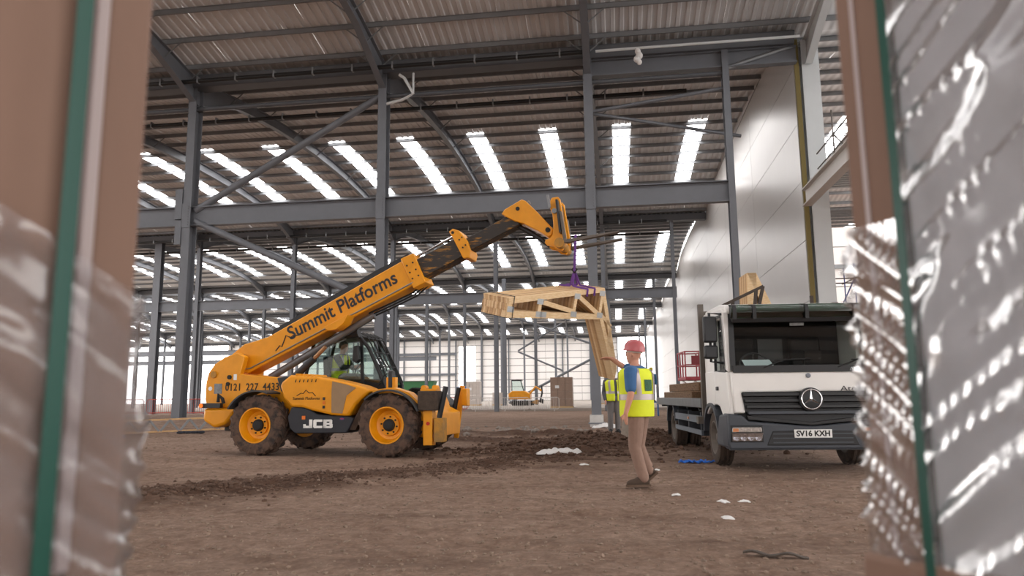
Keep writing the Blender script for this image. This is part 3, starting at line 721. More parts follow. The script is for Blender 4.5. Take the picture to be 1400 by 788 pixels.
# ---- boom (axis raised about 25 degrees)
BA = math.atan2(3.45-1.65, 3.22+.69); bx, bz = math.cos(BA), math.sin(BA)
def along(P): return P
OB = [(-.72, 1.64), (3.05, 3.37), (3.22, 3.45), (2.98, 3.97), (2.86, 3.92), (-.28, 2.40), (-.84, 2.26), (-1.12, 2.06), (-1.2, 1.9), (-1.05, 1.72)]
ob = MB().prism(OB, -.38, .06, 'y').build('outer_boom', YEL, TH, bevel=.02)
MB().prism([(-.24, 2.43), (2.9, 3.95), (2.86, 4.03), (2.2, 3.74), (-.20, 2.56)], -.3, 0, 'y').build('boom_top_cover', BLACKP, ob)
def onboom(d, e):   # d along bottom edge from the rear, e up across the side
    return (-.69+bx*d-bz*e, 1.65+bz*d+bx*e)
q = onboom(2.48, .33)
text('boom_lettering', 'Summit Platforms', .40, NAVY, ob, face_M((q[0], -.384, q[1]), (bx, 0, bz), (-bz, 0, bx)), .006, .004, .93)
pts = [(-.07, 2.1), (.02, 2.21), (.07, 2.18), (.16, 2.42), (.27, 2.37), (.32, 2.41), (.47, 2.42)]
MB().tube([(x, -.386, z) for x, z in pts], .012, 5).build('mountain_logo', NAVY, ob)
a, b = onboom(-.05, .06), onboom(4.1, .05)
MB().tube([(-.86, -.40, 2.02), (-.80, -.40, 2.04), (a[0]-.02, -.40, a[1]+.05), (a[0]+.1, -.40, a[1]+.06), (b[0], -.40, b[1])], .014, 6).build('hydraulic_pipe', GALV, ob, smooth=50)
cl = MB().prism([onboom(4.05, -.07), onboom(4.34, -.07), onboom(4.34, .60), onboom(4.05, .62)], -.41, .09, 'y').build('boom_collar', YEL, TH, bevel=.015)
for d in (4.12, 4.26):
    for e in (.12, .26, .42): 
        q = onboom(d, e); MB().cyl((q[0], -.41, q[1]), (q[0], -.425, q[1]), .018, n=8).build('collar_bolt', BLACK, cl)
INB = mat('worn black and yellow boom steel', '2c2622', .55, col2='a8741c', scale=2.2, stretch=(1.2, 6, 6), edge=(0.34, 0.46))
MB().prism([onboom(3.5, .06), onboom(5.36, .06), onboom(5.36, .47), onboom(3.5, .47)], -.34, .02, 'y').build('middle_boom', INB, TH, bevel=.02)
c2 = MB().prism([onboom(5.24, .0), onboom(5.36, -.05), onboom(5.44, .05), onboom(5.46, .30), onboom(5.40, .56), onboom(5.30, .66), onboom(5.20, .64), onboom(5.22, .5)], -.40, .08, 'y').build('boom_collar', YEL, TH, bevel=.015)
for d, e in ((5.27, .58), (5.33, .38), (5.40, .40), (5.33, .2), (5.40, .22)):
    q = onboom(d, e); MB().cyl((q[0], -.40, q[1]), (q[0], -.415, q[1]), .03 if e > .5 else .016, n=10).build('collar_bolt', BLACK, c2)
MB().prism([onboom(5.0, .10), onboom(6.55, .10), onboom(6.55, .37), onboom(5.0, .37)], -.31, -.01, 'y').build('inner_boom', INB, TH, bevel=.015)
p, q = onboom(4.2, .58), onboom(5.30, .585)
MB().cyl((p[0], -.16, p[1]), (q[0], -.16, q[1]), .028, n=10).build('extension_rod', CHROME, TH, smooth=40)
p, q = onboom(4.0, -.10), onboom(4.4, -.13)
hp = MB()
for k in range(3):
    P_ = [onboom(2.9+.0*k, -.03-.03*k), onboom(3.4, -.06-.03*k), onboom(3.95, -.08-.03*k), onboom(4.25, -.02-.02*k)]
    hp.tube([(x, -.2+.07*k, z) for x, z in P_], .018, 6)
hp.build('boom_hoses', BLACK, TH, smooth=50)
# boom head and fork carriage
HP = [(4.86, 4.70), (4.93, 4.79), (5.28, 4.97), (5.36, 4.93), (5.58, 4.70), (5.90, 4.33), (5.88, 4.22), (5.80, 4.17), (5.68, 4.26), (5.3, 4.48), (5.12, 4.54)]
hd = MB().prism(HP, -.37, .05, 'y').build('boom_head', YEL, TH, bevel=.015)
for x, z, r_ in ((5.2, 4.78, .04), (5.80, 4.31, .05)): MB().cyl((x, -.37, z), (x, -.39, z), r_, n=14).build('pivot_pin', BLACK, hd)
MB().tube([(5.32, -.1, 4.96), (5.36, -.1, 5.0), (5.40, -.1, 4.94)], .012, 6).build('lifting_eye', GALV, hd)
MB().tube([(5.12, -.16, 4.5), (5.35, -.16, 4.36), (5.62, -.16, 4.18), (5.78, -.16, 4.02)], [.045, .05, .05, .025], 10).build('tilt_ram', BLACKP, hd, smooth=50)
CP = [(5.865, 4.88), (5.90, 4.94), (6.02, 4.95), (6.06, 4.9), (6.10, 4.62), (6.17, 4.15), (6.16, 3.98), (6.08, 3.88), (5.97, 3.90), (5.90, 3.97), (5.78, 4.0), (5.74, 4.05), (5.76, 4.11), (5.84, 4.13), (5.90, 4.2), (5.92, 4.4), (5.9, 4.62), (5.86, 4.72)]
CRG = empty('fork_carriage', (0, 0, 0), parent=TH)
MB().prism(CP, -.42, -.34, 'y').build('carriage_plate', YEL, CRG, bevel=.01)
MB().prism(CP, .02, .10, 'y').build('carriage_plate', YEL, CRG, bevel=.01)
MB().prism([(6.0, 4.85), (6.04, 4.85), (6.10, 4.2), (6.06, 4.2)], -.6, .28, 'y').build('carriage_frame', BLACKP, CRG)
MB().cyl((6.06, -.6, 4.0), (6.06, .28, 4.0), .095, n=18).build('fork_shaft', YELD, CRG, smooth=40)
MB().cyl((5.95, -.43, 4.66), (5.95, -.47, 4.66), .05, n=14).build('pin_boss', GALV, CRG)
MB().bar((5.83, -.5, 4.98), (5.87, -.5, 4.72), .05, .03).build('locking_lever', GALV, CRG)
for x, z in ((6.0, 4.87), (6.06, 4.27)): MB().cyl((x, -.42, z), (x, -.43, z), .025, n=12).build('pivot_pin', BLACK, CRG)
for y in (-.52, .16):
    MB().prism([(6.06, 4.62), (6.11, 4.62), (6.19, 4.06), (7.18, 4.16), (7.19, 4.13), (6.2, 3.99), (6.14, 4.0)], y-.06, y+.06, 'y').build('fork', mat('scuffed fork steel', '6e655d', .45, .4, var=.3), CRG, bevel=.006)
# lift rams
MB().cyl((.36, -.62, 1.40), (.97, -.62, 1.91), .075, n=14).build('lift_ram_body', BLACKP, TH, smooth=40)
MB().cyl((.97, -.62, 1.91), (1.22, -.62, 2.14), .042, n=12).build('lift_ram_rod', mat('coppery ram rod', 'a9825f', .3, .7), TH, smooth=40)
MB().cyl((-.31, -.16, 1.56), (2.06, -.16, 2.80), .075, n=14).build('lift_ram_body', mat('grey ram tube', '77797b', .35, .5), TH, smooth=40)
MB().prism([onboom(2.05, .02), onboom(2.65, .02), onboom(2.5, -.1), onboom(2.3, -.14), onboom(2.15, -.1)], -.66, -.34, 'y').build('ram_bracket', YEL, TH, bevel=.01)
# front frame and stabilisers
MB().prism([(3.1, .55), (3.1, 1.05), (3.3, 1.15), (3.42, .9), (3.62, .8), (3.62, .35), (3.3, .4)], -.78, .78, 'y').build('front_frame', YEL, TH, bevel=.02)
def stabiliser(y, far):
    s = empty('stabiliser', (-.38 if far else 0, y, 0), parent=TH)
    if not far:
        MB().box(3.42, 3.80, -.2, .12, .86, 1.22).build('foot_pad', mat('mud caked steel', '51443a', .95, var=.35, scale=9, bump=.4), s, bevel=.02)
        MB().box(3.46, 3.78, -.16, .08, 1.22, 1.26).build('pad_bracket', YEL, s, bevel=.005)
        for x in (3.5, 3.72): MB().cyl((x, -.1, 1.28), (x, .05, 1.28), .05, n=12).build('pad_pin', YEL, s)
        MB().box(3.5, 3.68, -.1, .1, .22, .88).build('leg_post', YEL, s, bevel=.01)
        MB().box(3.72, 3.90, -.12, .1, .28, .72).build('leg_plate', YELD, s, bevel=.01)
        MB().cyl((3.6, -.105, .62), (3.6, -.12, .62), .035, n=12).build('reflector', mat('red reflector', 'b8241c', .3), s)
    MB().cyl((3.80, -.05, .72), (3.93, -.05, 1.30), .05, n=12).build('leg_ram', BLACKP, s, smooth=40)
    if far:
        MB().bar((3.86, -.02, .25), (4.0, -.02, 1.34), .1, .07, (0, 1, 0)).build('leg_arm', YEL, s, bevel=.01)
        MB().box(4.0, 4.13, -.12, .1, .92, 1.28).build('leg_cover', YEL, s, bevel=.02)
stabiliser(-.95, False); stabiliser(.95, True)
MB().box(2.55, 2.75, -.62, -.5, 1.25, 1.5).build('front_bracket', YEL, TH, bevel=.01)
MB().box(2.6, 2.68, -.64, -.48, 1.3, 1.62).build('front_hose_guard', BLACKP, TH, bevel=.01)
hs = MB()
for k in range(4): hs.tube([(2.75, -.3+.15*k, 1.15), (3.0, -.35+.15*k, 1.28), (3.25, -.3+.15*k, 1.25), (3.45, -.3+.15*k, 1.0)], .022, 6)
hs.build('front_hoses', BLACK, TH, smooth=50)

# purple lifting sling
th_M = Matrix.Translation((-6.96, 14.92, 0)) @ Matrix.Rotation(R(-6.3177), 4, 'Z')
PURP = mat('purple webbing', '6a3f8f', .8)

# ================================================================== TIMBER TRUSSES ON THE SLING
psi, tilt = R(45), R(13)
te1 = Vector((math.cos(psi), math.sin(psi), 0)); te2 = Vector((-math.sin(psi)*math.cos(tilt), math.cos(psi)*math.cos(tilt), math.sin(tilt))); te3 = te1.cross(te2)
TB0 = Vector((-.49, 13.65, 2.99))
TB = empty('truss_bundle', label='bundle of pale timber roof trusses hanging from a purple sling', cat='timber')
TB.matrix_world = Matrix(((te1.x, te2.x, te3.x, TB0.x), (te1.y, te2.y, te3.y, TB0.y), (te1.z, te2.z, te3.z, TB0.z), (0, 0, 0, 1)))
PLATE = mat('galvanised nail plate', 'b5b8ba', .4, .6, var=.2, scale=40)
PINES = [mat('sawn timber %s' % n, c1, .75, col2=c2, scale=9, stretch=(1, 6, 6), bump=.08) for n, c1, c2 in (('pale', 'e3cba6', 'cda97a'), ('honey', 'd6b487', 'b98f5f'), ('brown', 'c39d72', 'a37d55'))]
ENDG = None
TH_T = .05
# outlines in the truss plane: x along, z up (metres, measured on the near face)
def quad(p, q, w):
    p, q = Vector((p[0], 0, p[1])), Vector((q[0], 0, q[1])); d = (q-p).normalized(); n_ = Vector((-d.z, 0, d.x))*w/2
    return [((a+s_).x, (a+s_).z) for a, s_ in ((p, -n_), (q, -n_), (q, n_), (p, n_))]
TOPC = [(-1.80, -.21), (.42, .15), (.38, .06), (-1.78, -.31)]
BOTC = [(-1.80, -.55), (.40, -.46), (.37, -.36), (-1.79, -.43)]
HEEL = [(-1.80, -.43), (-1.80, -.31), (-1.72, -.30), (-1.72, -.43)]
OUT = [(.42, .15), (1.03, -1.40), (.95, -1.42), (.36, .06)]
INN = [(.40, -.46), (1.0, -1.64), (1.03, -1.40), (.98, -1.38), (.44, -.36)]
WEBS = [quad((-1.09, -.19), (-1.10, -.42), .075), quad((-.26, -.05), (-.28, -.37), .07), quad((.39, .05), (.38, -.36), .07)]
DIAG = [quad((-1.02, -.23), (-.30, -.35), .085), quad((-.20, -.06), (.34, -.36), .085)]
LEGW = [quad((.44, -.38), (.72, -.58), .06), quad((.72, -.62), (.70, -.9), .06), quad((.72, -.9), (.86, -1.0), .06)]
tmesh = {}
def tm(key, pr, m):
    if (key, m.name) not in tmesh:
        me = MB().prism(pr, .001, TH_T-.001, 'y').mesh(key); me.materials.append(m); tmesh[(key, m.name)] = me
    return tmesh[(key, m.name)]
NT = 16
for i in range(NT):
    t = empty('roof_truss', (random.uniform(-.006, .006), TH_T*i, random.uniform(-.004, .004)), parent=TB)
    M_ = [PINES[0] if i == 0 else PINES[random.randrange(3)] for _ in range(4)]
    inst('top_chord', tm('top_chord', TOPC, M_[0]), t); inst('bottom_chord', tm('bottom_chord', BOTC, M_[1]), t)
    inst('heel_block', tm('heel_block', HEEL, M_[2]), t)
    for k, w in enumerate(WEBS): inst('web', tm('web%d' % k, w, M_[3]), t)
    for k, w in enumerate(DIAG): inst('diagonal', tm('diagonal%d' % k, w, M_[2]), t)
    if i < 9:
        inst('rafter_leg', tm('rafter_leg', OUT, M_[0]), t); inst('inner_leg', tm('inner_leg', INN, M_[1]), t)
        for k, w in enumerate(LEGW): inst('leg_web', tm('leg_web%d' % k, w, M_[2]), t)
    if i in (0, NT-1):
        y = -.002 if i == 0 else TH_T
        for x, z in ((-1.74, -.40), (-1.10, -.22), (-1.1, -.45), (-.24, -.06), (-.28, -.40), (.38, .04), (.38, -.38), (-1.0, -.45)):
            MB().box(x-.07, x+.07, y-.001, y+.002, z-.05, z+.05).build('nail_plate', PLATE, t)
# dark binding strap round the heel end
MB().tube([(-1.69, -.01, -.57), (-1.69, -.01, -.17), (-1.69, NT*TH_T+.01, -.17), (-1.69, NT*TH_T+.01, -.57)], .008, 5, closed=True).build('binding_strap', BLACK, TB)

fork_pt = th_M @ Vector((6.36, -.52, 4.06))
SL = empty('lifting_sling', fork_pt, label='purple webbing sling looped from the fork round the trusses', cat='sling')
inv = Matrix.Translation(fork_pt).inverted()
def wl(p): return inv @ (TB.matrix_world @ Vector(p))
TBM = Matrix(((te1.x, te2.x, te3.x, TB0.x), (te1.y, te2.y, te3.y, TB0.y), (te1.z, te2.z, te3.z, TB0.z), (0, 0, 0, 1)))
def wl(p): return (TBM @ Vector(p))-fork_pt
apex = (Vector(wl((-.05, .40, .42)))); 
def strap(pts, w=.045, th=.012):
    mb = MB()
    for p, q in zip(pts[:-1], pts[1:]): mb.bar(p, q, w, th, (0.3, 1, 0.1))
    return mb
strap([(0, .05, .09), (.01, 0, .05), (0, -.06, -.1), apex]).build('sling_drop', PURP, SL)
strap([(0, .05, .09), (-.02, .08, 0), (-.01, .04, -.2), apex]).build('sling_drop', PURP, SL)
MB().tube([apex+Vector((0, 0, .06)), apex+Vector((.05, 0, 0)), apex+Vector((0, 0, -.06)), apex+Vector((-.05, 0, 0))], .016, 6, closed=True).build('shackle', mat('dark shackle', '3a3533', .4, .7), SL)
for x in (-.02, .16):
    zt = .15+(x-.42)*.162
    strap([apex, wl((x, .42, zt+.03)), wl((x, -.015, zt+.012)), wl((x, -.015, zt-.13))], .035).build('sling_wrap', PURP, SL)
    strap([apex, wl((x, .5, zt+.03)), wl((x, .82, zt+.012)), wl((x, .82, zt-.13))], .035).build('sling_wrap', PURP, SL)

# ================================================================== FLATBED TRUCK
TK = empty('flatbed_truck', (2.61, 12.25, 0), R(4.5), label='white flatbed truck with a dark grille and green sun visor', cat='truck')
DG = mat('dark grey bumper plastic', '3a3e45', .5, var=.1, scale=3)
GR = mat('black grille plastic', '16171a', .45)
WG = glass('dark windscreen glass', (.80, .84, .82), .04)
SG = glass('door window glass', (.93, .96, .95), .06)
INT = mat('dark cab interior', '1d1d1f', .8)
CAB = empty('cab', (0, 0, 0), parent=TK)
# front panel below the windscreen
def widths(z): return 1.10-.05*max(0, (z-1.5)/.9)
FP = [(-1.06, .83), (-1.09, 1.42), (1.09, 1.42), (1.06, .83), (.90, .83), (.95, 1.13), (-.95, 1.13), (-.90, .83)]
MB().prism(FP, -1.25, -1.02, 'y').build('front_panel', WHITE, CAB, bevel=.025)
MB().prism([(-1.05, .80), (-1.03, 1.0), (1.03, 1.0), (1.05, .80)], -1.1, -1.0, 'y').build('front_backing', GR, CAB)
for sd in (-1, 1):
    MB().prism([(-1.22, .82), (-1.20, 1.42), (-.35, 1.46), (-.35, .95), (-.62, .92), (-.9, .72)], sd*1.13, sd*1.05, 'x').build('door_lower', WHITE, CAB, bevel=.02)
    MB().prism([(-.35, .95), (-.35, 1.46), (.36, 1.46), (.36, .78), (.05, .9)], sd*1.13, sd*1.05, 'x').build('rear_side_panel', WHITE, CAB, bevel=.015)
    # upper side: pillars and roof rail round the window
    MB().prism([(-1.22, 1.42), (-1.08, 2.30), (-.95, 2.36), (-.9, 2.28), (-1.0, 1.9), (-1.06, 1.46)], sd*1.12, sd*1.04, 'x').build('front_pillar', WHITE, CAB, bevel=.012)
    MB().prism([(-.36, 1.44), (-.38, 2.3), (.38, 2.36), (.38, 1.44)], sd*1.12, sd*1.04, 'x').build('rear_pillar', WHITE, CAB, bevel=.012)
    MB().prism([(-1.02, 2.22), (-.98, 2.38), (.38, 2.42), (.38, 2.26)], sd*1.11, sd*1.02, 'x').build('roof_rail', WHITE, CAB, bevel=.02)
    MB().prism([(-1.08, 1.44), (-1.0, 1.95), (-.92, 2.25), (-.38, 2.27), (-.37, 1.44)], sd*1.085, sd*1.075, 'x').build('door_window', SG, CAB)
    MB().prism([(-1.10, 1.40), (-1.02, 1.97), (-.95, 2.28), (-.36, 2.30), (-.35, 1.40), (-.39, 1.46), (-.41, 2.25), (-.9, 2.24), (-.98, 1.95), (-1.05, 1.46), (-.39, 1.46)], sd*1.126, sd*1.09, 'x').build('window_seal', BLACKP, CAB)
    MB().box(min(sd*1.128, sd*1.15), max(sd*1.128, sd*1.15), -.62, -.48, 1.16, 1.22).build('door_handle', BLACKP, CAB, bevel=.01)
MB().prism([(-1.10, 2.30), (-1.02, 2.42), (-.6, 2.47), (.38, 2.47), (.40, 2.36), (-1.05, 2.26)], -1.08, 1.08, 'x').build('roof', WHITE, CAB, bevel=.04, seg=3)
MB().box(-1.06, 1.06, .34, .38, .8, 2.4).build('rear_wall', INT, CAB)
MB().box(-.26, .14, .325, .335, 1.62, 2.0).build('rear_wall_window', mat('dim rear pane', '34363a', .3), CAB)
MB().box(-1.04, 1.04, -1.0, .36, .82, .95).build('cab_floor', INT, CAB)
# windscreen
MB().add([(-1.04, -1.235, 1.44), (1.04, -1.235, 1.44), (1.0, -1.08, 2.28), (-1.0, -1.08, 2.28)], [(0, 1, 2, 3)]).build('windscreen', WG, CAB)
wf = MB().bar((-1.05, -1.245, 1.44), (-1.01, -1.09, 2.27), .07, .04, (0, 1, 0)).bar((1.05, -1.245, 1.44), (1.01, -1.09, 2.27), .07, .04, (0, 1, 0))
wf.bar((-1.05, -1.25, 1.455), (1.05, -1.25, 1.455), .05, .10, (0, 0, 1)).bar((-1.02, -1.10, 2.24), (1.02, -1.10, 2.24), .05, .12, (0, 0, 1)).build('windscreen_surround', GR, CAB)
for x, q in ((-.62, (-.28, 1.60)), (.42, (.80, 1.62))):
    MB().tube([(x, -1.27, 1.47), ((x+q[0])/2, -1.265, 1.54), (q[0], -1.25, q[1])], .012, 6).tube([(q[0]-.18, -1.255, 1.575), (q[0]+.35, -1.25, 1.60)], .010, 6).build('wiper', BLACK, CAB)
VIS = glass('green tinted visor', (.16, .26, .20), .10, .15)
VIS = mat('green tinted visor', '4c6a5b', .25, spec=.6)
MB().prism([(-1.26, 2.19), (-1.32, 2.27), (-1.30, 2.37), (-1.16, 2.40), (-1.17, 2.38), (-1.28, 2.355), (-1.30, 2.27), (-1.245, 2.20)], -1.05, 1.05, 'x').build('sun_visor', VIS, CAB, bevel=.004)
for x in (-1.0, -.72, .02, .70, 1.0): MB().prism([(-1.335, 2.17), (-1.345, 2.28), (-1.32, 2.38), (-1.1, 2.41), (-1.1, 2.2)], x-.025, x+.025, 'x').build('visor_bracket', GR, CAB)
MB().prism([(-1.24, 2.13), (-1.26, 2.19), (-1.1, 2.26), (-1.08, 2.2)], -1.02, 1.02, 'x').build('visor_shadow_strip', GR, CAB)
MB().box(-.18, .02, -1.16, -1.15, 2.08, 2.12).build('windscreen_sticker', mat('pale stickers', '9a9a9a', .6, var=.6, scale=60), CAB)
MB().box(-1.0, 1.0, -1.15, -.75, 1.25, 1.45).build('dashboard', INT, CAB, bevel=.03)
pp = MB().add([(-.84, -1.17, 1.47), (-.42, -1.17, 1.47), (-.46, -1.0, 1.60), (-.86, -1.0, 1.60)], [(0, 1, 2, 3)]).build('paperwork', mat('white paper', 'c7d6da', .8), CAB)
MB().prism([(-.95, 1.45), (-1.0, 1.72), (-.9, 1.72), (-.85, 1.45)], .06, .3, 'x').build('dash_screen', mat('black screen', '0c0c0d', .3), CAB)
stw = [(-.60+.22*math.cos(t), -.75+.09*math.sin(t), 1.52+.19*math.sin(t)) for t in [2*math.pi*k/24 for k in range(24)]]
MB().tube(stw, .016, 6, closed=True).build('steering_wheel', BLACKP, CAB)
for x in (-.62, .45): MB().prism([(-.35, 1.0), (-.3, 1.25), (.1, 1.28), (.18, 2.0), (.28, 2.0), (.28, 1.0)], x-.25, x+.25, 'x').build('seat', INT, CAB, bevel=.04)
# grille: slats one by one
GB = empty('grille', (0, 0, 0), parent=TK)
MB().prism([(-.96, 1.13), (-.90, .86), (-.8, .78), (0, .68), (.8, .78), (.90, .86), (.96, 1.13)], -1.22, -1.15, 'y').build('grille_shell', GR, GB)
for i in range(4):
    z = 1.085-.085*i; w = .93-.02*i
    MB().prism([(-1.22, z+.018), (-1.285, z+.03), (-1.29, z-.015), (-1.22, z-.028)], -w, w, 'x').build('slat', DG if i == 3 else GR, GB, bevel=.006)
MB().prism([(-.9, .80), (0, .70), (.9, .80), (.88, .74), (0, .655), (-.88, .74)], -1.285, -1.2, 'y').build('grille_lip', GR, GB, bevel=.008)
ST = empty('star_badge', (0, -1.30, 1.02), parent=TK)
MB().lathe([(.165, .05), (.165, -.02), (.12, -.03), (.0001, -.03)], n=32).build('badge_disc', GR, ST, smooth=40)
MB().tube([(.138*math.cos(t), -.035, .138*math.sin(t)) for t in [2*math.pi*k/40 for k in range(40)]], .011, 8, closed=True).build('badge_ring', CHROME, ST, smooth=60)
for k in range(3):
    a = R(90+120*k); d = (math.cos(a), math.sin(a)); n_ = (-d[1], d[0])
    P = [(0, -.055, 0), (n_[0]*.024, -.032, n_[1]*.024), (-n_[0]*.024, -.032, -n_[1]*.024), (d[0]*.138, -.036, d[1]*.138)]
    MB().add(P, [(0, 1, 3), (0, 3, 2), (1, 2, 3), (0, 2, 1)]).build('star_point', CHROME, ST)
MB().lathe([(.034, 0), (.034, -.012), (.026, -.015), (.0001, -.015)], (0, -1.252, 1.355), n=18).build('round_emblem', mat('blue grey emblem', '6f747c', .3, .6), TK)
text('model_lettering', 'Atego', .10, mat('dark model lettering', '4a4a4c', .35, .6), TK, face_M((.62, -1.253, 1.165), (1, 0, 0), (0, 0, 1)), 0, .004, 1.5)
# bumper, lamps, plate
BM = empty('bumper', (0, 0, 0), parent=TK)
MB().prism([(-1.16, .83), (-.95, .80), (-.88, .72), (0, .645), (.88, .72), (.95, .80), (1.16, .83), (1.18, .40), (1.15, .32), (-1.15, .32), (-1.18, .40)], -1.28, -.95, 'y').build('bumper_shell', DG, BM, bevel=.03, seg=3)
for sd in (-1, 1): MB().prism([(-1.25, .82), (-.72, .80), (-.55, .55), (-.5, .34), (-1.25, .34)], sd*1.17, sd*1.0, 'x').build('bumper_end', DG, BM, bevel=.03)
MB().prism([(-.55, .58), (.55, .58), (.64, .38), (-.64, .38)], -1.29, -1.2, 'y').build('lower_intake', GR, BM, bevel=.01)
for z in (.42, .48, .54): MB().box(-.55, .55, -1.295, -1.28, z-.008, z+.008).build('intake_slat', DG, BM)
MB().box(-1.15, 1.15, -1.27, -1.2, .315, .34).build('bumper_lip', GR, BM)
LENS = glass('lamp lens', (.9, .9, .92), .25, .05); REFL = mat('lamp reflector', 'b9bbbe', .2, .9)
for sd in (-1, 1):
    h = empty('headlamp', (sd*.91, -1.28, .545), parent=TK)
    MB().box(-.23, .23, -.012, .03, -.115, .115).build('lamp_recess', GR, h, bevel=.01)
    MB().prism([(-.21, .02), (-.2, .09), (.2, .09), (.21, .02)], -.03, 0, 'y').build('upper_lamp', mat('clear lamp glass', 'cfc9c4', .12, .4, var=.5, scale=30), h, bevel=.012)
    for k in range(4): MB().lathe([(.046, 0), (.05, -.02), (.03, -.012), (.012, -.004)], (-.155+.103*k, -.012, -.045), n=16).build('lamp_bowl', REFL, h, smooth=40)
    MB().prism([(-.215, -.10), (-.215, .01), (.215, .01), (.19, -.10)], -.042, -.04, 'y').build('lamp_lens', LENS, h)
    MB().box(-.2, -.12, -.034, -.03, .03, .075).build('indicator', mat('amber lens', 'b8764a', .3), h)
NP = MB().box(-.26, .26, -1.305, -1.29, .485, .6).build('number_plate', mat('white plate', 'dcdcda', .4), TK, bevel=.004)
text('registration', 'SV16 KXH', .105, mat('plate black', '101010', .5), NP, face_M((0, -1.306, .541), (1, 0, 0), (0, 0, 1)), .004, .001, 1.0)
# mirrors
for sd in (-1, 1):
    mr = empty('mirror', (sd*1.30, -1.0, 0), parent=TK)
    MB().box(-.10, .10, -.06, .06, 1.86, 2.25).build('main_mirror', BLACKP, mr, bevel=.03)
    MB().box(-.10, .10, -.06, .06, 1.62, 1.82).build('wide_mirror', BLACKP, mr, bevel=.03)
    MB().tube([(-sd*.2, 0, 2.28), (0, 0, 2.3), (0, 0, 1.58), (-sd*.2, .05, 1.56)], .022, 8).build('mirror_arm', BLACKP, mr, smooth=50)
# wheels
TYT = mat('truck tyre', '1f1d1c', .9, col2='43362d', scale=6, edge=(.5, .65)); RIMG = mat('dusty grey rim', '6b625a', .7, var=.3, scale=9)
for x, y, sd in ((-.985, 0, -1), (.985, 0, 1), (-.98, 4.15, -1), (-.70, 4.15, -1), (.98, 4.15, 1), (.70, 4.15, 1)):
    w = empty('wheel', (x, y, .425), R(-90), parent=TK)
    wheel_parts(w, .425, .25, .25, sd, rim_mat=RIMG, hub_mat=RIMG, treaded=False, tyre_mat=TYT)
    MB().lathe([(.428, -.09), (.431, -.085), (.431, -.055), (.428, -.05)], n=40, closed=True).lathe([(.428, -.015), (.431, -.01), (.431, .01), (.428, .015)], n=40, closed=True).lathe([(.428, .05), (.431, .055), (.431, .085), (.428, .09)], n=40, closed=True).build('tread_rib', TYT, w)
for sd in (-1, 1):
    a, b = (-1.16, -.85) if sd < 0 else (.85, 1.16)
    mb = MB(); pr = []
    for k in range(13): t = R(5+165*k/12); pr.append((.56*math.cos(t), .47+.5*math.sin(t)))
    for k in range(12, -1, -1): t = R(5+165*k/12); pr.append((.50*math.cos(t), .47+.45*math.sin(t)))
    mb.prism(pr, a, b, 'x').build('front_wheel_arch', DG, TK)
    mb = MB(); pr = [(4.15+p[0]*1.05, p[1]+.02) for p in pr]
    mb.prism(pr, a, b, 'x').build('rear_mudguard', DG, TK)
    MB().box(a+.02, b-.02, 4.72, 4.75, .25, .9).build('mud_flap', BLACK, TK)
    g = MB().box(a, a+.04, .75, 3.5, .62, .74).box(a, a+.04, .75, 3.5, .42, .50)
    g.build('side_guard_rail', mat('grey blue guard', '5d656e', .5), TK)
    for y in (.9, 2.1, 3.3): MB().box(a+.03, a+.3, y, y+.05, .4, .8).build('guard_bracket', DG, TK)
    MB().box(min(sd*1.165, sd*1.175), max(sd*1.165, sd*1.175), 1.9, 2.0, .66, .70).build('side_marker', mat('amber lens', 'b8764a', .3), TK)
MB().box(-.42, .42, -.9, 6.0, .55, .85).build('chassis_frame', mat('dark chassis', '26272a', .7), TK)
for y in (0, 4.15): MB().cyl((-.85, y, .43), (.85, y, .43), .09, n=12).build('axle', mat('dark chassis', '26272a', .7), TK)
MB().box(.5, 1.05, .9, 1.9, .42, .84).build('fuel_tank', GALV, TK, bevel=.05)
# load bed
BED = empty('load_bed', (0, 0, 0), parent=TK)
BEDM = mat('weathered bed timber', '6a5a4c', .9, col2='4a3e35', scale=5, stretch=(6, 1, 6))
MB().box(-1.18, -1.12, .62, 6.2, .88, 1.04).build('side_rave', mat('grey bed edge', '6d6f72', .5, .3, var=.2), BED, bevel=.01)
MB().box(1.12, 1.18, .62, 6.2, .88, 1.04).build('side_rave', MATS['grey bed edge'], BED, bevel=.01)
MB().box(-1.18, 1.18, 6.16, 6.2, .88, 1.04).build('rear_rave', MATS['grey bed edge'], BED)
dp = MB().box(0, .275, .62, 6.15, .94, 1.0).mesh('deck_plank'); dp.materials.append(BEDM)
for i in range(8): inst('deck_plank', dp, BED, (-1.12+.28*i, 0, 0))
for y in (1.2, 2.4, 3.4, 4.9, 5.8): MB().box(-1.1, 1.1, y, y+.08, .84, .94).build('cross_bearer', mat('dark chassis', '26272a', .7), BED)
HB = empty('headboard', (0, .56, 0), parent=TK)
HBM = mat('brown grey headboard', '6a625b', .6, .2, var=.2)
for x in (-1.12, 1.12): MB().box(x-.045, x+.045, -.04, .04, .75, 2.62).build('headboard_post', HBM, HB)
for i in range(13): MB().box(-1.08, 1.08, -.03, .03, 1.06+.085*i, 1.125+.085*i).build('headboard_slat', HBM, HB, bevel=.01)
MB().box(-1.1, 1.1, -.03, .03, 2.42, 2.50).build('headboard_rail', HBM, HB)
MB().box(-1.25, -1.02, -.06, .1, .62, .74).build('post_foot', HBM, HB)
RK = mat('rusty rack bar', '463c35', .7, .3, var=.3)
MB().bar((-.95, .10, 2.50), (-.02, .10, 2.93), .06, .05).build('rack_bar', RK, HB); MB().bar((-.02, .10, 2.93), (-.15, .10, 2.42), .05, .05).build('rack_strut', RK, HB)
MB().bar((-.14, .10, 2.86), (-.2, .10, 2.42), .05, .05).build('rack_strut', RK, HB); MB().bar((-.55, .10, 2.68), (-.55, .10, 2.42), .05, .05).build('rack_strut', RK, HB)
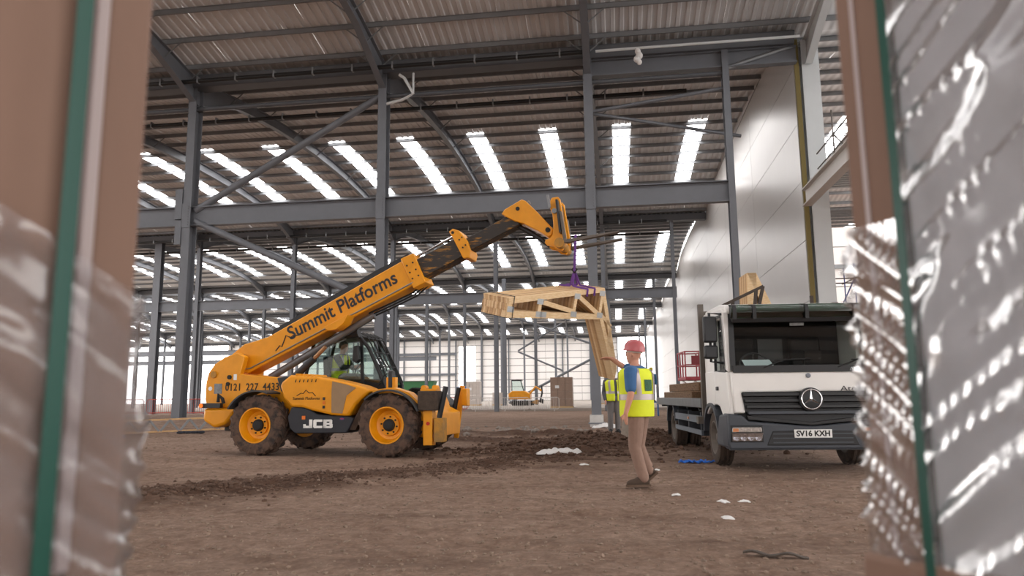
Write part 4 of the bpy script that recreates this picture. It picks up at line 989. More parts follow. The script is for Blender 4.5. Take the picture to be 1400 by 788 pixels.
MB().bar((.78, .10, 2.42), (.78, .10, 2.75), .05, .05).build('rack_strut', RK, HB)
# loads on the bed
tkM = Matrix.Translation((2.61, 12.25, 0)) @ Matrix.Rotation(R(4.5), 4, 'Z')
def on_truck(x, y, z): return tkM @ Vector((x, y, z))
ws = empty('truss_stack', on_truck(-.15, 1.15, 1.0), R(4.5), label='tall pale triangular timber trusses standing on the truck bed', cat='timber')
for i in range(12):
    m_ = PINES[i % 3]
    t = empty('roof_truss', (0, .05*i, 0), parent=ws)
    MB().prism([(-.05, 0), (.0, 2.25), (.16, 2.25), (.16, 2.05), (.09, 0)], .001, .049, 'y').build('upright_chord', m_, t)
    MB().prism([(.0, 2.25), (.16, 2.25), (1.05, .12), (.88, .12)], .001, .049, 'y').build('sloping_chord', m_, t)
    MB().prism([(-.05, 0), (1.1, 0), (1.05, .14), (-.05, .14)], .001, .049, 'y').build('bottom_chord', m_, t)
    for z in (.7, 1.3): MB().bar((.05, .025, z), (.86-.36*z+.1, .025, z-.25), .048, .08, (0, 1, 0)).build('web', m_, t)
slp = mat('old brown sleeper', '54402f', .95, col2='7a5f47', scale=6, stretch=(6, 1, 6))
labs = ['brown timber baulk on the truck bed edge, lowest of three', 'brown timber baulk on the truck bed, beside the edge baulk', 'brown timber baulk lying on top of two others on the truck bed']
for i, (x, z) in enumerate(((-.95, 1.0), (-.62, 1.0), (-.78, 1.17))):
    o = MB().box(-.14, .14, 0, 3.6-.3*i, 0, .165).build('timber_baulk', slp, bevel=.015)
    o.location = on_truck(x, 1.9+.1*i, z); o.rotation_euler.z = R(4.5+i); tag(o, labs[i], 'timber', 'baulks on the truck bed')

# ================================================================== PEOPLE
SKIN = mat('skin', 'c08a72', .6, var=.08, scale=20)
def remeshed(mb, name, m, parent, voxel, smooth_it=4):
    me = mb.mesh(name); o = bpy.data.objects.new(name, me); COL.objects.link(o)
    r_ = o.modifiers.new('r', 'REMESH'); r_.mode = 'VOXEL'; r_.voxel_size = voxel; r_.use_smooth_shade = True
    s_ = o.modifiers.new('s', 'SMOOTH'); s_.iterations = smooth_it; s_.factor = .5
    me2 = bpy.data.meshes.new_from_object(o.evaluated_get(bpy.context.evaluated_depsgraph_get()))
    bpy.data.objects.remove(o); me2.name = name; me2.materials.clear(); me2.materials.append(m)
    me2.polygons.foreach_set('use_smooth', [True]*len(me2.polygons))
    o = bpy.data.objects.new(name, me2); COL.objects.link(o); o.parent = parent
    return o
def limb(mb, pts, rs, n=12):
    """smooth tapered tube through joints with rounded ends"""
    pts = [Vector(p) for p in pts]; P = []; Q = []
    for i in range(len(pts)-1):
        k = 5
        for j in range(k):
            t = j/k; P.append(pts[i].lerp(pts[i+1], t)); Q.append(rs[i]*(1-t)+rs[i+1]*t)
    P.append(pts[-1]); Q.append(rs[-1])
    mb.tube(P, Q, n)
    mb.ball(P[0], Q[0]*.98); mb.ball(P[-1], Q[-1]*.98); return mb
def hand(mb, wrist, d, palm_n, curl=.5, sc=1.0):
    """palm, four fingers of different length and a thumb leaving the side of the palm"""
    w = Vector(wrist); d = Vector(d).normalized(); n = Vector(palm_n); n = (n-d*n.dot(d)).normalized(); s = d.cross(n).normalized()
    mb.loft([(w, s*.026*sc, n*.018*sc), (w+d*.03*sc, s*.036*sc, n*.018*sc), (w+d*.075*sc, s*.042*sc, n*.015*sc), (w+d*.09*sc, s*.040*sc, n*.012*sc)], 12)
    for k, ln in enumerate((.068, .078, .072, .056)):
        b = w+d*.085*sc+s*(-.031+.0207*k)*sc; dd = d.copy(); p = b; pts = [b-d*.02*sc]
        for j in range(3):
            dd = (dd+n*curl*(.35+.25*j)).normalized(); p = p+dd*ln*sc/3*(1.15-.12*j); pts.append(p)
        mb.tube(pts, [.0105*sc, .0105*sc, .0095*sc, .008*sc], 8)
    b = w+d*.025*sc-s*.028*sc
    mb.tube([b, b+(-s*.8+d*.6).normalized()*.035*sc, b+(-s*.8+d*.6).normalized()*.035*sc+(d*.9-s*.2+n*curl*.4).normalized()*.045*sc], [.014*sc, .012*sc, .009*sc], 8)
def make_person(name, label, loc, rz, J, fwd, look, col, voxel=.009, helmet=None, hair=None, group=None, vest=True, panel=False, parts_extra=True):
    o_root = empty(name, loc, rz, label=label, cat='person', group=group)
    V = lambda k: Vector(J[k])
    f = Vector(fwd).normalized(); l = Vector((-f.y, f.x, 0)); lk = Vector(look).normalized(); ll = Vector((-lk.y, lk.x, 0)).normalized()
    upv = lk.cross(ll).normalized()*1.0
    if upv.z < 0: upv = -upv
    pel, che, nek, hed = V('pelvis'), V('chest'), V('neck'), V('head')
    sp = che-pel
    def trunk(off=0.0):
        rg = []
        for t, a, b in ((-.06, .17, .125), (.0, .19, .145), (.22, .185, .15), (.5, .185, .145), (.8, .205, .14), (1.0, .215, .125), (1.1, .19, .105), (1.17, .10, .075)):
            c = pel+sp*t
            if t > 1: c = che+(nek-che)*((t-1)/.17*.8)
            rg.append((c, l*(a*J.get('w', 1)+off), f*(b*J.get('d', 1)+off)))
        return rg
    B = MB()
    B.loft([(c, a*.9, b*.9) for c, a, b in trunk()], 18)
    B.tube([nek-(hed-nek)*.3, nek, hed], [.065, .058, .055], 12)
    B.ball(tuple(hed), .078, .078, .112, 18, 12)
    hb = []
    for t, a, b, sh in ((-.125, .03, .03, .03), (-.105, .048, .06, .018), (-.06, .064, .082, .008), (0, .074, .096, 0), (.05, .077, .10, -.005), (.09, .066, .088, -.008), (.118, .035, .05, -.008)):
        hb.append((hed+upv*t+lk*sh, ll*a, lk*b))
    B.loft(hb, 18)
    B.loft([(hed+lk*.085+upv*.025, ll*.008, upv*.012), (hed+lk*.112-upv*.02, ll*.016, upv*.014), (hed+lk*.085-upv*.038, ll*.016, upv*.008)], 8)      # nose
    for sd in (-1, 1):
        B.ball(tuple(hed+ll*sd*.08-upv*.005-lk*.005), .016, .022, .032, 10, 7)                                                             # ears
        sh, el, wr = V('shoulder%d' % sd), V('elbow%d' % sd), V('wrist%d' % sd)
        limb(B, [che+(sh-che)*.5, sh, el, wr], [.07, .06, .044, .029])
        hand(B, wr, J.get('hand%d' % sd, wr-el), J.get('palm%d' % sd, (-l*sd)), J.get('curl%d' % sd, .5))
        hp, kn, an = V('hip%d' % sd), V('knee%d' % sd), V('ankle%d' % sd)
        limb(B, [hp, kn, an], [.085, .05, .04])
    body = remeshed(B, 'body', SKIN, o_root, voxel)
    mo = MB().box(-.022, .022, -.003, .003, -.004, .004)
    mo.xform(Matrix(((ll.x, lk.x, upv.x, (hed+lk*.099-upv*.065).x), (ll.y, lk.y, upv.y, (hed+lk*.099-upv*.065).y), (ll.z, lk.z, upv.z, (hed+lk*.099-upv*.065).z), (0, 0, 0, 1)))).build('mouth', mat('lips', '8f5a4c', .6), body)
    for sd in (-1, 1):
        p = hed+lk*.088+ll*sd*.032+upv*.012
        MB().ball(tuple(p), .013, .013, .010, 10, 7).build('eye', mat('eye', '2a2320', .3), body, smooth=60)
    # trousers
    T = MB(); T.loft([(c, a*1.02+l*0, b*1.02) for c, a, b in trunk(.012)[:3]], 18)
    for sd in (-1, 1):
        hp, kn, an = V('hip%d' % sd), V('knee%d' % sd), V('ankle%d' % sd)
        limb(T, [hp+Vector((0, 0, .02)), hp.lerp(kn, .5), kn, kn.lerp(an, .4), an+(kn-an).normalized()*.02], [.112, .098, .08, .075, .072], 14)
    remeshed(T, 'trousers', col['trousers'], o_root, max(voxel, .010), 3)
    # shirt
    S = MB(); S.loft(trunk(.008)[1:], 18)
    for sd in (-1, 1):
        sh, el, wr = V('shoulder%d' % sd), V('elbow%d' % sd), V('wrist%d' % sd)
        if J.get('long_sleeve'): limb(S, [che+(sh-che)*.4, sh, el, wr-(wr-el)*.12], [.085, .082, .06, .044])
        else: limb(S, [che+(sh-che)*.4, sh, sh.lerp(el, .72)], [.09, .085, .072])
    remeshed(S, 'shirt', col['shirt'], o_root, max(voxel, .010), 3)
    if vest:
        rg = trunk(.026)
        rg = [(rg[0][0]-sp*.0, rg[0][1]*1.08, rg[0][2]*1.12)] + rg[1:6] + [(rg[6][0], rg[6][1]*.86, rg[6][2])]
        n = 28; mb = MB(); wr_ = random.Random(5)
        def surf(i, th, off=0): c, a, b = rg[i]; return c+a*(1+off/a.length)*math.cos(th)+b*(1+off/b.length)*math.sin(th)
        def surf_t(t, th, off=0):
            i = min(int(t), len(rg)-2); return surf(i, th, off).lerp(surf(i+1, th, off), t-i)
        def patch(t0, t1, a0, a1, off, nt=6, na=8):
            m_ = MB()
            for i in range(nt+1):
                for j in range(na+1): m_.v.append(tuple(surf_t(t0+(t1-t0)*i/nt, a0+(a1-a0)*j/na, off)))
            for i in range(nt): m_.f += [(i*(na+1)+j, i*(na+1)+j+1, (i+1)*(na+1)+j+1, (i+1)*(na+1)+j) for j in range(na)]
            return m_
        gap = .34
        a0, a1 = math.pi/2+gap/2, math.pi/2+2*math.pi-gap/2      # open at the front (th = pi/2 faces forward)
        v = patch(0, 6, a0, a1, 0, 18, 40).build('vest', col['vest'], o_root, smooth=70)
        so = v.modifiers.new('thick', 'SOLIDIFY'); so.thickness = .008; so.offset = 1
        bd = mat('grey reflective tape', 'a79c98', .35, .3)
        patch(2.45, 2.95, a0, a1, .012, 3, 40).build('reflective_band', bd, v, smooth=70)
        for th in (R(-56), R(-124), R(40)+.1, R(140)-.1): patch(2.95, 5.95, th-.14, th+.14, .016, 12, 4).build('reflective_strap', bd, v, smooth=70)
        if panel:
            patch(3.2, 4.2, R(-107), R(-76), .016, 4, 6).build('back_panel', mat('green printed panel', '2f6a44', .7, col2='173c26', scale=60), v, smooth=70)
    for sd in (-1, 1):
        an = V('ankle%d' % sd); td = Vector(J['toe%d' % sd]).normalized(); side_ = Vector((-td.y, td.x, 0)).normalized(); u_ = td.cross(side_)
        if u_.z < 0: u_ = -u_
        hl = an-td*.065-u_*J.get('drop', .075)
        bt = MB(); 
        for d_, w_, h_ in ((0, .034, .05), (.03, .042, .075), (.10, .042, .07), (.16, .045, .05), (.22, .046, .04), (.27, .036, .032), (.295, .016, .02)):
            bt.v += []
        rgs = [(hl+td*d_+u_*h_*.95, side_*w_, u_*h_) for d_, w_, h_ in ((-.005, .025, .045), (.015, .038, .062), (.06, .042, .075), (.12, .043, .062), (.18, .046, .046), (.235, .044, .038), (.275, .030, .030), (.29, .012, .018))]
        bt.loft(rgs, 14)
        bt.tube([an-td*.005-u_*.01, an+Vector((0, 0, .07))], [.056, .06], 14)
        b_ = remeshed(bt, 'boot', col['boots'], o_root, .008, 3)
        so_ = MB().prism([(-.01, -.042), (-.01, .042), (.12, .046), (.2, .05), (.27, .036), (.3, 0), (.27, -.036), (.2, -.05), (.12, -.046)], -.012, .016, 'z')
        so_.xform(Matrix(((td.x, side_.x, u_.x, hl.x), (td.y, side_.y, u_.y, hl.y), (td.z, side_.z, u_.z, hl.z), (0, 0, 0, 1)))).build('boot_sole', col.get('sole', BLACK), b_)
    if helmet:
        hc = hed+upv*.045-lk*.005
        Mh = Matrix(((ll.x, lk.x, upv.x, hc.x), (ll.y, lk.y, upv.y, hc.y), (ll.z, lk.z, upv.z, hc.z), (0, 0, 0, 1)))
        d_ = MB()
        d_.loft([((0, 0, z), (a, 0, 0), (0, b, 0)) for z, a, b in ((-.01, .112, .138), (.04, .112, .137), (.085, .10, .122), (.118, .078, .096), (.138, .045, .056), (.143, .008, .008))], 24)
        d_.xform(Mh); h_ = d_.build('helmet', helmet, o_root, smooth=50)
        MB().loft([((0, .012, -.006), (.120, 0, 0), (0, .152, 0)), ((0, .012, .004), (.114, 0, 0), (0, .144, 0))], 24).loft([((0, .09, -.004), (.09, 0, 0), (0, .10, 0)), ((0, .088, .004), (.085, 0, 0), (0, .095, 0))], 20).xform(Mh).build('helmet_brim', helmet, h_, smooth=40)
        MB().loft([((0, -.004, -.03), (.088, 0, 0), (0, .108, 0)), ((0, -.004, -.012), (.09, 0, 0), (0, .11, 0))], 24).xform(Mh).build('helmet_band', mat('pale head band', 'b9aa9c', .7), h_, smooth=40)
    elif hair:
        rr = [(hed+upv*z-lk*s_, ll*a, lk*b) for z, a, b, s_ in ((-.03, .075, .06, .05), (.02, .083, .085, .03), (.06, .086, .104, .012), (.1, .072, .09, .012), (.128, .03, .04, .012))]
        MB().loft(rr, 18).build('hair', hair, o_root, smooth=60)
    return o_root
px = lambda x, y, d=0.0: ((x-868)*.0092, d, (665-y)*.0092)
HV = mat('hi-vis yellow cloth', 'd6e021', .7, var=.1, scale=4, bump=.25, bscale=9)
J = {'pelvis': (.0, .02, .90), 'chest': (.0, .0, 1.41), 'neck': (-.01, .0, 1.53), 'head': (-.02, .0, 1.66), 'w': 1.08, 'd': 1.15,
     'shoulder1': (-.10, -.185, 1.43), 'elbow1': (-.115, -.26, 1.14), 'wrist1': (-.185, -.26, .915), 'hand1': (-.15, .05, -1), 'palm1': (.6, .6, 0), 'curl1': .55,
     'shoulder-1': (.07, .18, 1.45), 'elbow-1': (-.10, .30, 1.50), 'wrist-1': (-.27, .24, 1.615), 'hand-1': (-1, -.25, .1), 'palm-1': (0, -.3, -1), 'curl-1': .25,
     'hip1': (-.03, -.07, .88), 'knee1': (-.055, -.06, .49), 'ankle1': (.045, -.05, .095), 'toe1': (-1, -.15, 0),
     'hip-1': (.06, .10, .88), 'knee-1': (.02, .12, .50), 'ankle-1': (.15, .14, .17), 'toe-1': (-.72, .1, -.62)}
MAN = make_person('person', 'person in hi-vis vest and pink hard hat guiding the trusses by hand', (.24, 9.28, .0), R(8), J, (-.62, .78, 0), (-.85, .5, .12),
    {'trousers': mat('khaki work trousers', '8c7163', .9, var=.15, scale=12, bump=.3, bscale=12), 'shirt': mat('blue polo shirt', '3a628f', .85, var=.15, scale=10), 'vest': HV, 'boots': mat('brown suede boots', '4a3b30', .9, var=.2, scale=20), 'sole': mat('brown sole', '5d4a3c', .9)},
    voxel=.008, helmet=mat('pink red hard hat', 'b05a5e', .35), panel=True)
gl = MB()
for k in range(4): gl.bar((.0+.012*k, 0, 0), (-.03+.02*k, .01*k, -.17-.01*k), .03, .012, (0, 1, 0))
o = gl.build('work_gloves', mat('grey glove cloth', '8d8378', .9, var=.3, scale=20)); MAN.scale = (.97, .97, .97); o.location = Vector((.24, 9.28, 0))+Matrix.Rotation(R(8), 3, 'Z') @ Vector((-.20, -.243, .81)); tag(o, 'grey gloves held in the lowered hand of the guiding person', 'gloves')
# colleague behind, driver, far worker
J2 = {'pelvis': (0, 0, .92), 'chest': (0, 0, 1.40), 'neck': (0, 0, 1.52), 'head': (0, .01, 1.65), 'long_sleeve': 1,
      'shoulder1': (-.2, 0, 1.42), 'elbow1': (-.26, .02, 1.13), 'wrist1': (-.24, -.1, .9), 'shoulder-1': (.2, 0, 1.42), 'elbow-1': (.26, .02, 1.13), 'wrist-1': (.25, -.08, .9),
      'hip1': (-.09, 0, .9), 'knee1': (-.1, -.02, .5), 'ankle1': (-.1, .02, .095), 'toe1': (-.2, -1, 0), 'hip-1': (.09, 0, .9), 'knee-1': (.1, -.02, .5), 'ankle-1': (.1, .02, .095), 'toe-1': (.2, -1, 0)}
gz = lambda u, v: float(ground_z(np.array([u]), np.array([v]))[0][0])
GT = mat('grey work trousers', '6f6a68', .9)
make_person('person', 'person in grey trousers half hidden behind the guiding person', (-.10, 20.6, gz(-.10, 20.6)), R(8), J2, (.3, -1, 0), (.2, -1, 0),
    {'trousers': GT, 'shirt': mat('dark jacket', '4a4a50', .9), 'vest': HV, 'boots': BLACK}, voxel=.016, helmet=mat('pale hard hat', 'd8c8c0', .4))
JD = {'pelvis': (-.05, 0, .12), 'chest': (-.02, 0, .55), 'neck': (.0, 0, .67), 'head': (.03, 0, .80), 'long_sleeve': 1,
      'shoulder1': (-.02, .2, .56), 'elbow1': (.14, .25, .34), 'wrist1': (.34, .12, .36), 'shoulder-1': (-.02, -.2, .56), 'elbow-1': (.14, -.25, .34), 'wrist-1': (.34, -.12, .36),
      'hip1': (.02, .1, .1), 'knee1': (.42, .12, .14), 'ankle1': (.5, .12, -.25), 'toe1': (1, 0, 0), 'hip-1': (.02, -.1, .1), 'knee-1': (.42, -.12, .14), 'ankle-1': (.5, -.12, -.25), 'toe-1': (1, 0, 0)}
dl = th_M @ Vector((.94, .64, 1.42))
make_person('person', 'grey haired driver in a yellow vest seated in the telehandler cab', tuple(dl), R(-6.3), JD, (1, 0, 0), (1, -.15, 0),
    {'trousers': GT, 'shirt': mat('dark jersey', '3a3d3a', .9), 'vest': HV, 'boots': BLACK}, voxel=.014, hair=mat('grey hair', '6a625c', .9))

# ================================================================== SITE CLUTTER
def place(o, u, v, rz=0.0, dz=0.0):
    o.location = (u, v, (gz(u, v) if v < 57.5 else .16)+dz); o.rotation_euler.z = rz; return o
# open-web joist lying by the wide column
oj = empty('open_web_joist', (-14.6, 20.6, .06), R(38), label='timber joist with zigzag metal webs lying by the wide column', cat='joist')
place(oj, -14.9, 20.3, R(38), .02); L_ = 3.6
oj.rotation_euler.y = R(-1.0)
MB().box(0, L_, -.05, .05, 0, .05).build('bottom_flange', PINES[1], oj); MB().box(0, L_, -.05, .05, .36, .41).build('top_flange', PINES[1], oj)
vw = MB().bar((0, 0, .04), (.26, 0, .37), .06, .02, (0, 1, 0)).bar((.26, 0, .37), (.52, 0, .04), .06, .02, (0, 1, 0)).mesh('web'); vw.materials.append(GALV)
for k in range(6):
    for y in (-.055, .055): inst('web', vw, oj, (.15+.56*k, y, 0))
bl = MB()
for k in range(5): bl.ball((.07*k-.12, .03*math.sin(k*2), .05), .09, .07, .06, 8, 6)
tag(place(bl.build('blue_rag', mat('blue cloth', '4d86b8', .9), smooth=60), -14.35, 19.7, 0, -.01), 'small blue rag on the earth near the open-web joist', 'rag')
bl = MB()
for k in range(6): bl.ball((.12*k-.3, .06*math.sin(k*2), .03), .1, .07, .05, 8, 6)
tag(place(bl.build('dark_rag', mat('dark cloth', '2c2f38', .9), smooth=60), -12.9, 21.1, .5), 'crumpled dark cloth under the open-web joist', 'rag')
# pedestrian barriers
def barrier(m, W=2.2, H=1.05, n=14):
    o = empty('pedestrian_barrier')
    fr = [(0.1, 0, .16), (W-.1, 0, .16), (W, 0, .26), (W, 0, H-.1), (W-.1, 0, H), (.1, 0, H), (0, 0, H-.1), (0, 0, .26)]
    MB().tube(fr, .03, 6, closed=True).build('frame', m, o)
    b = MB().cyl((0, 0, .17), (0, 0, H-.01), .014, n=5).mesh('upright_bar'); b.materials.append(m)
    for k in range(n): inst('upright_bar', b, o, (W*(k+1)/(n+1), 0, 0))
    for x in (.35, W-.35): MB().tube([(x, -.28, 0), (x, -.25, .05), (x, 0, .16), (x, .25, .05), (x, .28, 0)], .016, 5).build('foot', m, o)
    return o
BW = mat('pale galvanised barrier', 'c9c3be', .5, .2); BR = mat('red barrier paint', 'a8453a', .55)
p0 = barrier(BW); pr_ = barrier(BR)
spots = [(-11.2, 56.2, 8), (-8.9, 56.4, -3), (-6.6, 56.3, 2)]
labs = ['pale pedestrian barrier farthest from the brown pallet stack', 'pale pedestrian barrier in front of the small digger', 'pale pedestrian barrier nearest the brown pallet stack']
for i, (u, v, a) in enumerate(spots):
    o = p0 if i == 0 else copy_tree(p0); place(o, u, v, R(a)); tag(o, labs[i], 'barrier', 'pale pedestrian barriers')
spots = [(-33.6, 45.5, 4), (-31.3, 45.8, 0), (-28.9, 45.6, -4), (-26.5, 45.4, 3), (-13.6, 56.0, 20)]
labs = ['red pedestrian barrier beside the cardboard stack edge', 'red pedestrian barrier left of the wide column foot', 'red pedestrian barrier directly behind the wide column', 'red pedestrian barrier beside the telehandler tail', 'red pedestrian barrier beside the pale ones']
for i, (u, v, a) in enumerate(spots):
    o = pr_ if i == 0 else copy_tree(pr_); place(o, u, v, R(a)); tag(o, labs[i], 'barrier', 'red pedestrian barriers')
# stacks of wrapped cartons far behind
CART = mat('wrapped brown carton', '9d8474', .45, var=.15, scale=3); CARTW = mat('wrapped pale blocks', 'c9beb6', .45, var=.15, scale=3)
def pallet_of(name, u, v, w, d, layers, h, cols, m, label, rz=0):
    o = empty(name, label=label, cat='pallet'); place(o, u, v, R(rz))
    for y in (-d/2+.05, 0, d/2-.05): MB().box(-w/2, w/2, y-.05, y+.05, 0, .1).build('pallet_bearer', PINE, o)
    MB().box(-w/2, w/2, -d/2, d/2, .1, .13).build('pallet_deck', PINE, o)
    for j in range(layers):
        for i in range(cols):
            x = -w/2+w*i/cols; MB().box(x+.01, x+w/cols-.01, -d/2, d/2, .13+h*j+.008, .13+h*(j+1)).build('carton', m, o)
    if layers > 3: MB().box(-w*.28, -w*.1, -d/2-.01, -d/2, .13+h*layers*.62, .13+h*layers*.72).build('paper_label', mat('white sticker', 'e8e8e8', .5), o)
    return o
pallet_of('carton_stack', -4.44, 60.2, 1.8, 1.2, 4, .58, 3, CART, 'tall wrapped brown carton stack on the far slab')
pallet_of('block_stack', -15.6, 80, 1.5, 1.2, 5, .50, 4, CARTW, 'tall pale wrapped block stack beside the bright doorway')
pallet_of('crate_stack', -12.9, 80, 1.1, 1.0, 3, .42, 2, CARTW, 'low pale crate pile between the block stack and digger')
pallet_of('crate_stack', -2.0, 84, 1.4, 1.0, 3, .35, 2, CARTW, 'low pale crate pile beyond the brown carton stack')
# green skips on a pale plinth, blue generator
GRN = mat('green skip paint', '3f7a4c', .6, var=.15); 
def skip(u, v, w, label):
    o = empty('green_skip', label=label, cat='skip'); place(o, u, v, 0, 1.75)
    MB().prism([(-w/2, .0), (-w/2-.3, 1.05), (w/2+.3, 1.05), (w/2, .0)], -.8, .8, 'y').build('skip_body', GRN, o)
    MB().box(-w/2-.34, w/2+.34, -.86, .86, 1.0, 1.09).build('skip_rim', mat('dark green rim', '2f5f3b', .6), o)
    return o
skip(-23.6, 85, 4.2, 'green skip seen above the pale hoarding beside the bright doorway'); skip(-29.6, 85.3, 2.6, 'shorter green skip behind the telehandler mirror')
tag(place(MB().box(-6.4, 5.2, -.9, .9, 0, 1.74).build('pale_hoarding', mat('pale hoarding', 'cfc6c0', .6), bevel=.02), -26.0, 85), 'pale hoarding block below the green skips', 'hoarding')
gn = empty('blue_generator', label='blue machine on a wheel beside the green skip', cat='generator'); place(gn, -17.3, 82)
MB().box(-.6, .6, -.5, .5, .7, 2.1).build('housing', mat('blue machine paint', '3a6fa5', .5), gn, bevel=.05); MB().lathe([(.42, -.12), (.42, .12), (.2, .14), (.2, -.14)], (-.1, -.5, .42), n=18).build('wheel', BLACK, gn); MB().bar((-1.0, 0, .5), (.6, 0, .62), .12, .12).build('drawbar', BLACK, gn)
# blue conveyor
bc = MB().bar((0, 0, .5), (2.0, 0, -.1+1.9), .25, .14).bar((.5, 0, 0), (.6, 0, .9), .1, .1).bar((1.5, 0, 0), (1.4, 0, 1.4), .1, .1)
# small digger
dg = empty('small_digger', label='small yellow digger parked on the far slab', cat='digger'); place(dg, -9.4, 74)
for y in (-.6, .6):
    pr = [(-1.2, .3), (-1.0, .05), (1.0, .05), (1.2, .3), (1.0, .55), (-1.0, .55)]
    MB().prism(pr, y-.2, y+.2, 'y').build('track', BLACK, dg, bevel=.05)
MB().prism([(-1.3, .65), (-1.4, 1.2), (-1.0, 1.5), (.2, 1.5), (.8, 1.2), (.8, .65)], -.75, .75, 'y').build('body', YEL, dg, bevel=.06)
MB().prism([(-1.1, 1.5), (-1.1, 2.5), (-.2, 2.55), (.1, 1.5)], -.1, .7, 'y').build('cab_glass', glass('clear cab glass'), dg)
MB().box(-1.15, -.1, -.15, .75, 2.5, 2.62).build('cab_roof', BLACKP, dg); MB().bar((-1.1, -.1, 1.5), (-1.1, -.1, 2.5), .08, .08).bar((-.2, -.1, 2.5), (.1, -.1, 1.5), .08, .08).build('cab_posts', BLACKP, dg)
MB().tube([(.7, 0, 1.2), (1.3, 0, 1.9), (1.9, 0, 1.5)], .11, 8).build('boom', YEL, dg); MB().tube([(1.9, 0, 2.0), (1.95, 0, 1.3), (1.8, 0, .7)], .09, 8).build('dipper', BLACKP, dg); MB().prism([(1.6, .4), (1.8, .75), (2.1, .6), (2.05, .2)], -.3, .3, 'y').build('bucket', BLACKP, dg)
MB().prism([(.8, .3), (1.5, .15), (1.55, .6), (1.4, .6)], -.8, .8, 'y').build('blade', YELD, dg)
# fire point, podium with a worker, red scissor lift
fp = empty('fire_point', label='slim red fire point stand beside the centre column', cat='fire point'); place(fp, -.55, 64)
MB().box(-.2, .2, -.1, .1, 0, 1.9).build('board', mat('fire red', 'b02a26', .5), fp, bevel=.02); MB().cyl((0, -.18, .3), (0, -.18, .85), .09, n=12).build('extinguisher', mat('fire red', 'b02a26', .5), fp)
pd_ = empty('podium_step', label='blue podium step under the worker by the far columns', cat='podium'); place(pd_, 1.83, 40)
BLU = mat('blue machine paint', '3a6fa5', .5)
for x in (-.3, .3):
    for y in (-.3, .3): MB().cyl((x, y, 0), (x, y, .95), .03, n=8).build('leg', BLU, pd_)
MB().box(-.4, .4, -.4, .4, .7, .76).build('platform', BLU, pd_)
make_person('person', 'far worker in blue with a yellow helmet standing on a podium', (1.83, 40, gz(1.83, 40)+.74), R(8), J2, (.3, 1, 0), (.3, 1, 0),
    {'trousers': mat('navy overalls', '35506e', .9), 'shirt': mat('blue overalls', '4f7fa6', .9), 'vest': HV, 'boots': BLACK}, voxel=.02, helmet=mat('yellow hard hat', 'd8c83a', .4), vest=False)
REDL = mat('red lift paint', '9c3038', .45); 
lf = empty('scissor_lift', label='red and white scissor lift beyond the truck bed', cat='lift'); place(lf, 3.15, 32, R(5))
MB().box(-.4, .4, -.9, .9, .25, .6).build('base', mat('white lift paint', 'd9d6d3', .5), lf, bevel=.03)
for x in (-.36, .36):
    for y in (-.6, .6): MB().lathe([(.19, -.06), (.19, .06), (.08, .07), (.08, -.07)], (x, y, .19), 'x', n=16).build('wheel', BLACK, lf)
for k in range(4):
    for x in (-.25, .25):
        a = .62+.27*k; s_ = 1 if k % 2 else -1
        MB().bar((x, -.7*s_, a), (x, .7*s_, a+.26), .05, .08, (0, 0, 1)).build('scissor_arm', mat('white lift paint', 'd9d6d3', .5), lf)
MB().box(-.42, .42, -.95, .95, 1.7, 1.84).build('platform', REDL, lf, bevel=.01)
for x in (-.4, .4):
    for y in (-.9, -.3, .3, .9): MB().box(x-.025, x+.025, y-.025, y+.025, 1.84, 2.9).build('rail_post', REDL, lf)
    for z in (2.3, 2.85): MB().box(x-.025, x+.025, -.92, .92, z, z+.05).build('guard_rail', REDL, lf)
for y in (-.9, .9):
    for z in (2.3, 2.85): MB().box(-.42, .42, y-.025, y+.025, z, z+.05).build('guard_rail', REDL, lf)
MB().box(-.15, .25, -.97, -.9, 2.35, 2.7).build('control_box', mat('dark red box', '7a2028', .5), lf)
# litter on the ground
def crumple(name, w, d, h, m, seed, nx=26, ny=16):
    X, Y = np.meshgrid(np.linspace(-1, 1, nx), np.linspace(-1, 1, ny))
    rr = np.clip(1-(X**2+Y**2*.9), 0, 1)
    Z = h*(rr**.6)*(.35+.9*np.abs(fbm(X*2+seed, Y*2+seed*3, 4)))+.006
    Xw = X*w/2*(1+.18*fbm(X*1.5+seed, Y*1.5, 2)); Yw = Y*d/2*(1+.3*fbm(X*1.5, Y*1.5+seed, 2))
    mb = MB(); mb.v = [(float(a), float(b), float(c)) for a, b, c in zip(Xw.ravel(), Yw.ravel(), Z.ravel())]
    mb.f = [(j*nx+i, j*nx+i+1, (j+1)*nx+i+1, (j+1)*nx+i) for j in range(ny-1) for i in range(nx-1)]
    o = mb.build(name, m, smooth=60); sd = o.modifiers.new('t', 'SOLIDIFY'); sd.thickness = .01; sd.offset = -1; return o
tag(place(crumple('plastic_sheet', .85, .4, .16, PLB, 3.3), -1.1, 13.95, R(10), -.01), 'crumpled white plastic sheet lying on the earth', 'sheet')
tag(place(crumple('white_rubble_bag', .9, .5, .22, PLB, 8.1), -.45, 26.0, 0), 'white plastic scrap at the foot of the centre column', 'scrap')
tag(place(crumple('pale_tarpaulin', 3.2, 1.2, .4, PLB, 5.7), -15.2, 29.5, R(15)), 'pale tarpaulin heap behind the open-web joist', 'tarpaulin')
rp = MB(); pts = [(-.33+.03*k, .05*math.sin(k*1.1)+.03*math.sin(k*.37), .02+.012*math.sin(k*1.7)) for k in range(24)]
rp.tube(pts, .016, 6); rp.tube([(p[0]*.6-.1, p[1]*1.6+.03, p[2]+.01) for p in pts], .014, 6)
tag(place(rp.build('blue_rope', mat('blue rope', '2a6fd0', .7), smooth=60), 1.30, 12.55, R(5)), 'bright blue rope lying beside the truck front wheel', 'rope')
st_ = MB(); n = 14
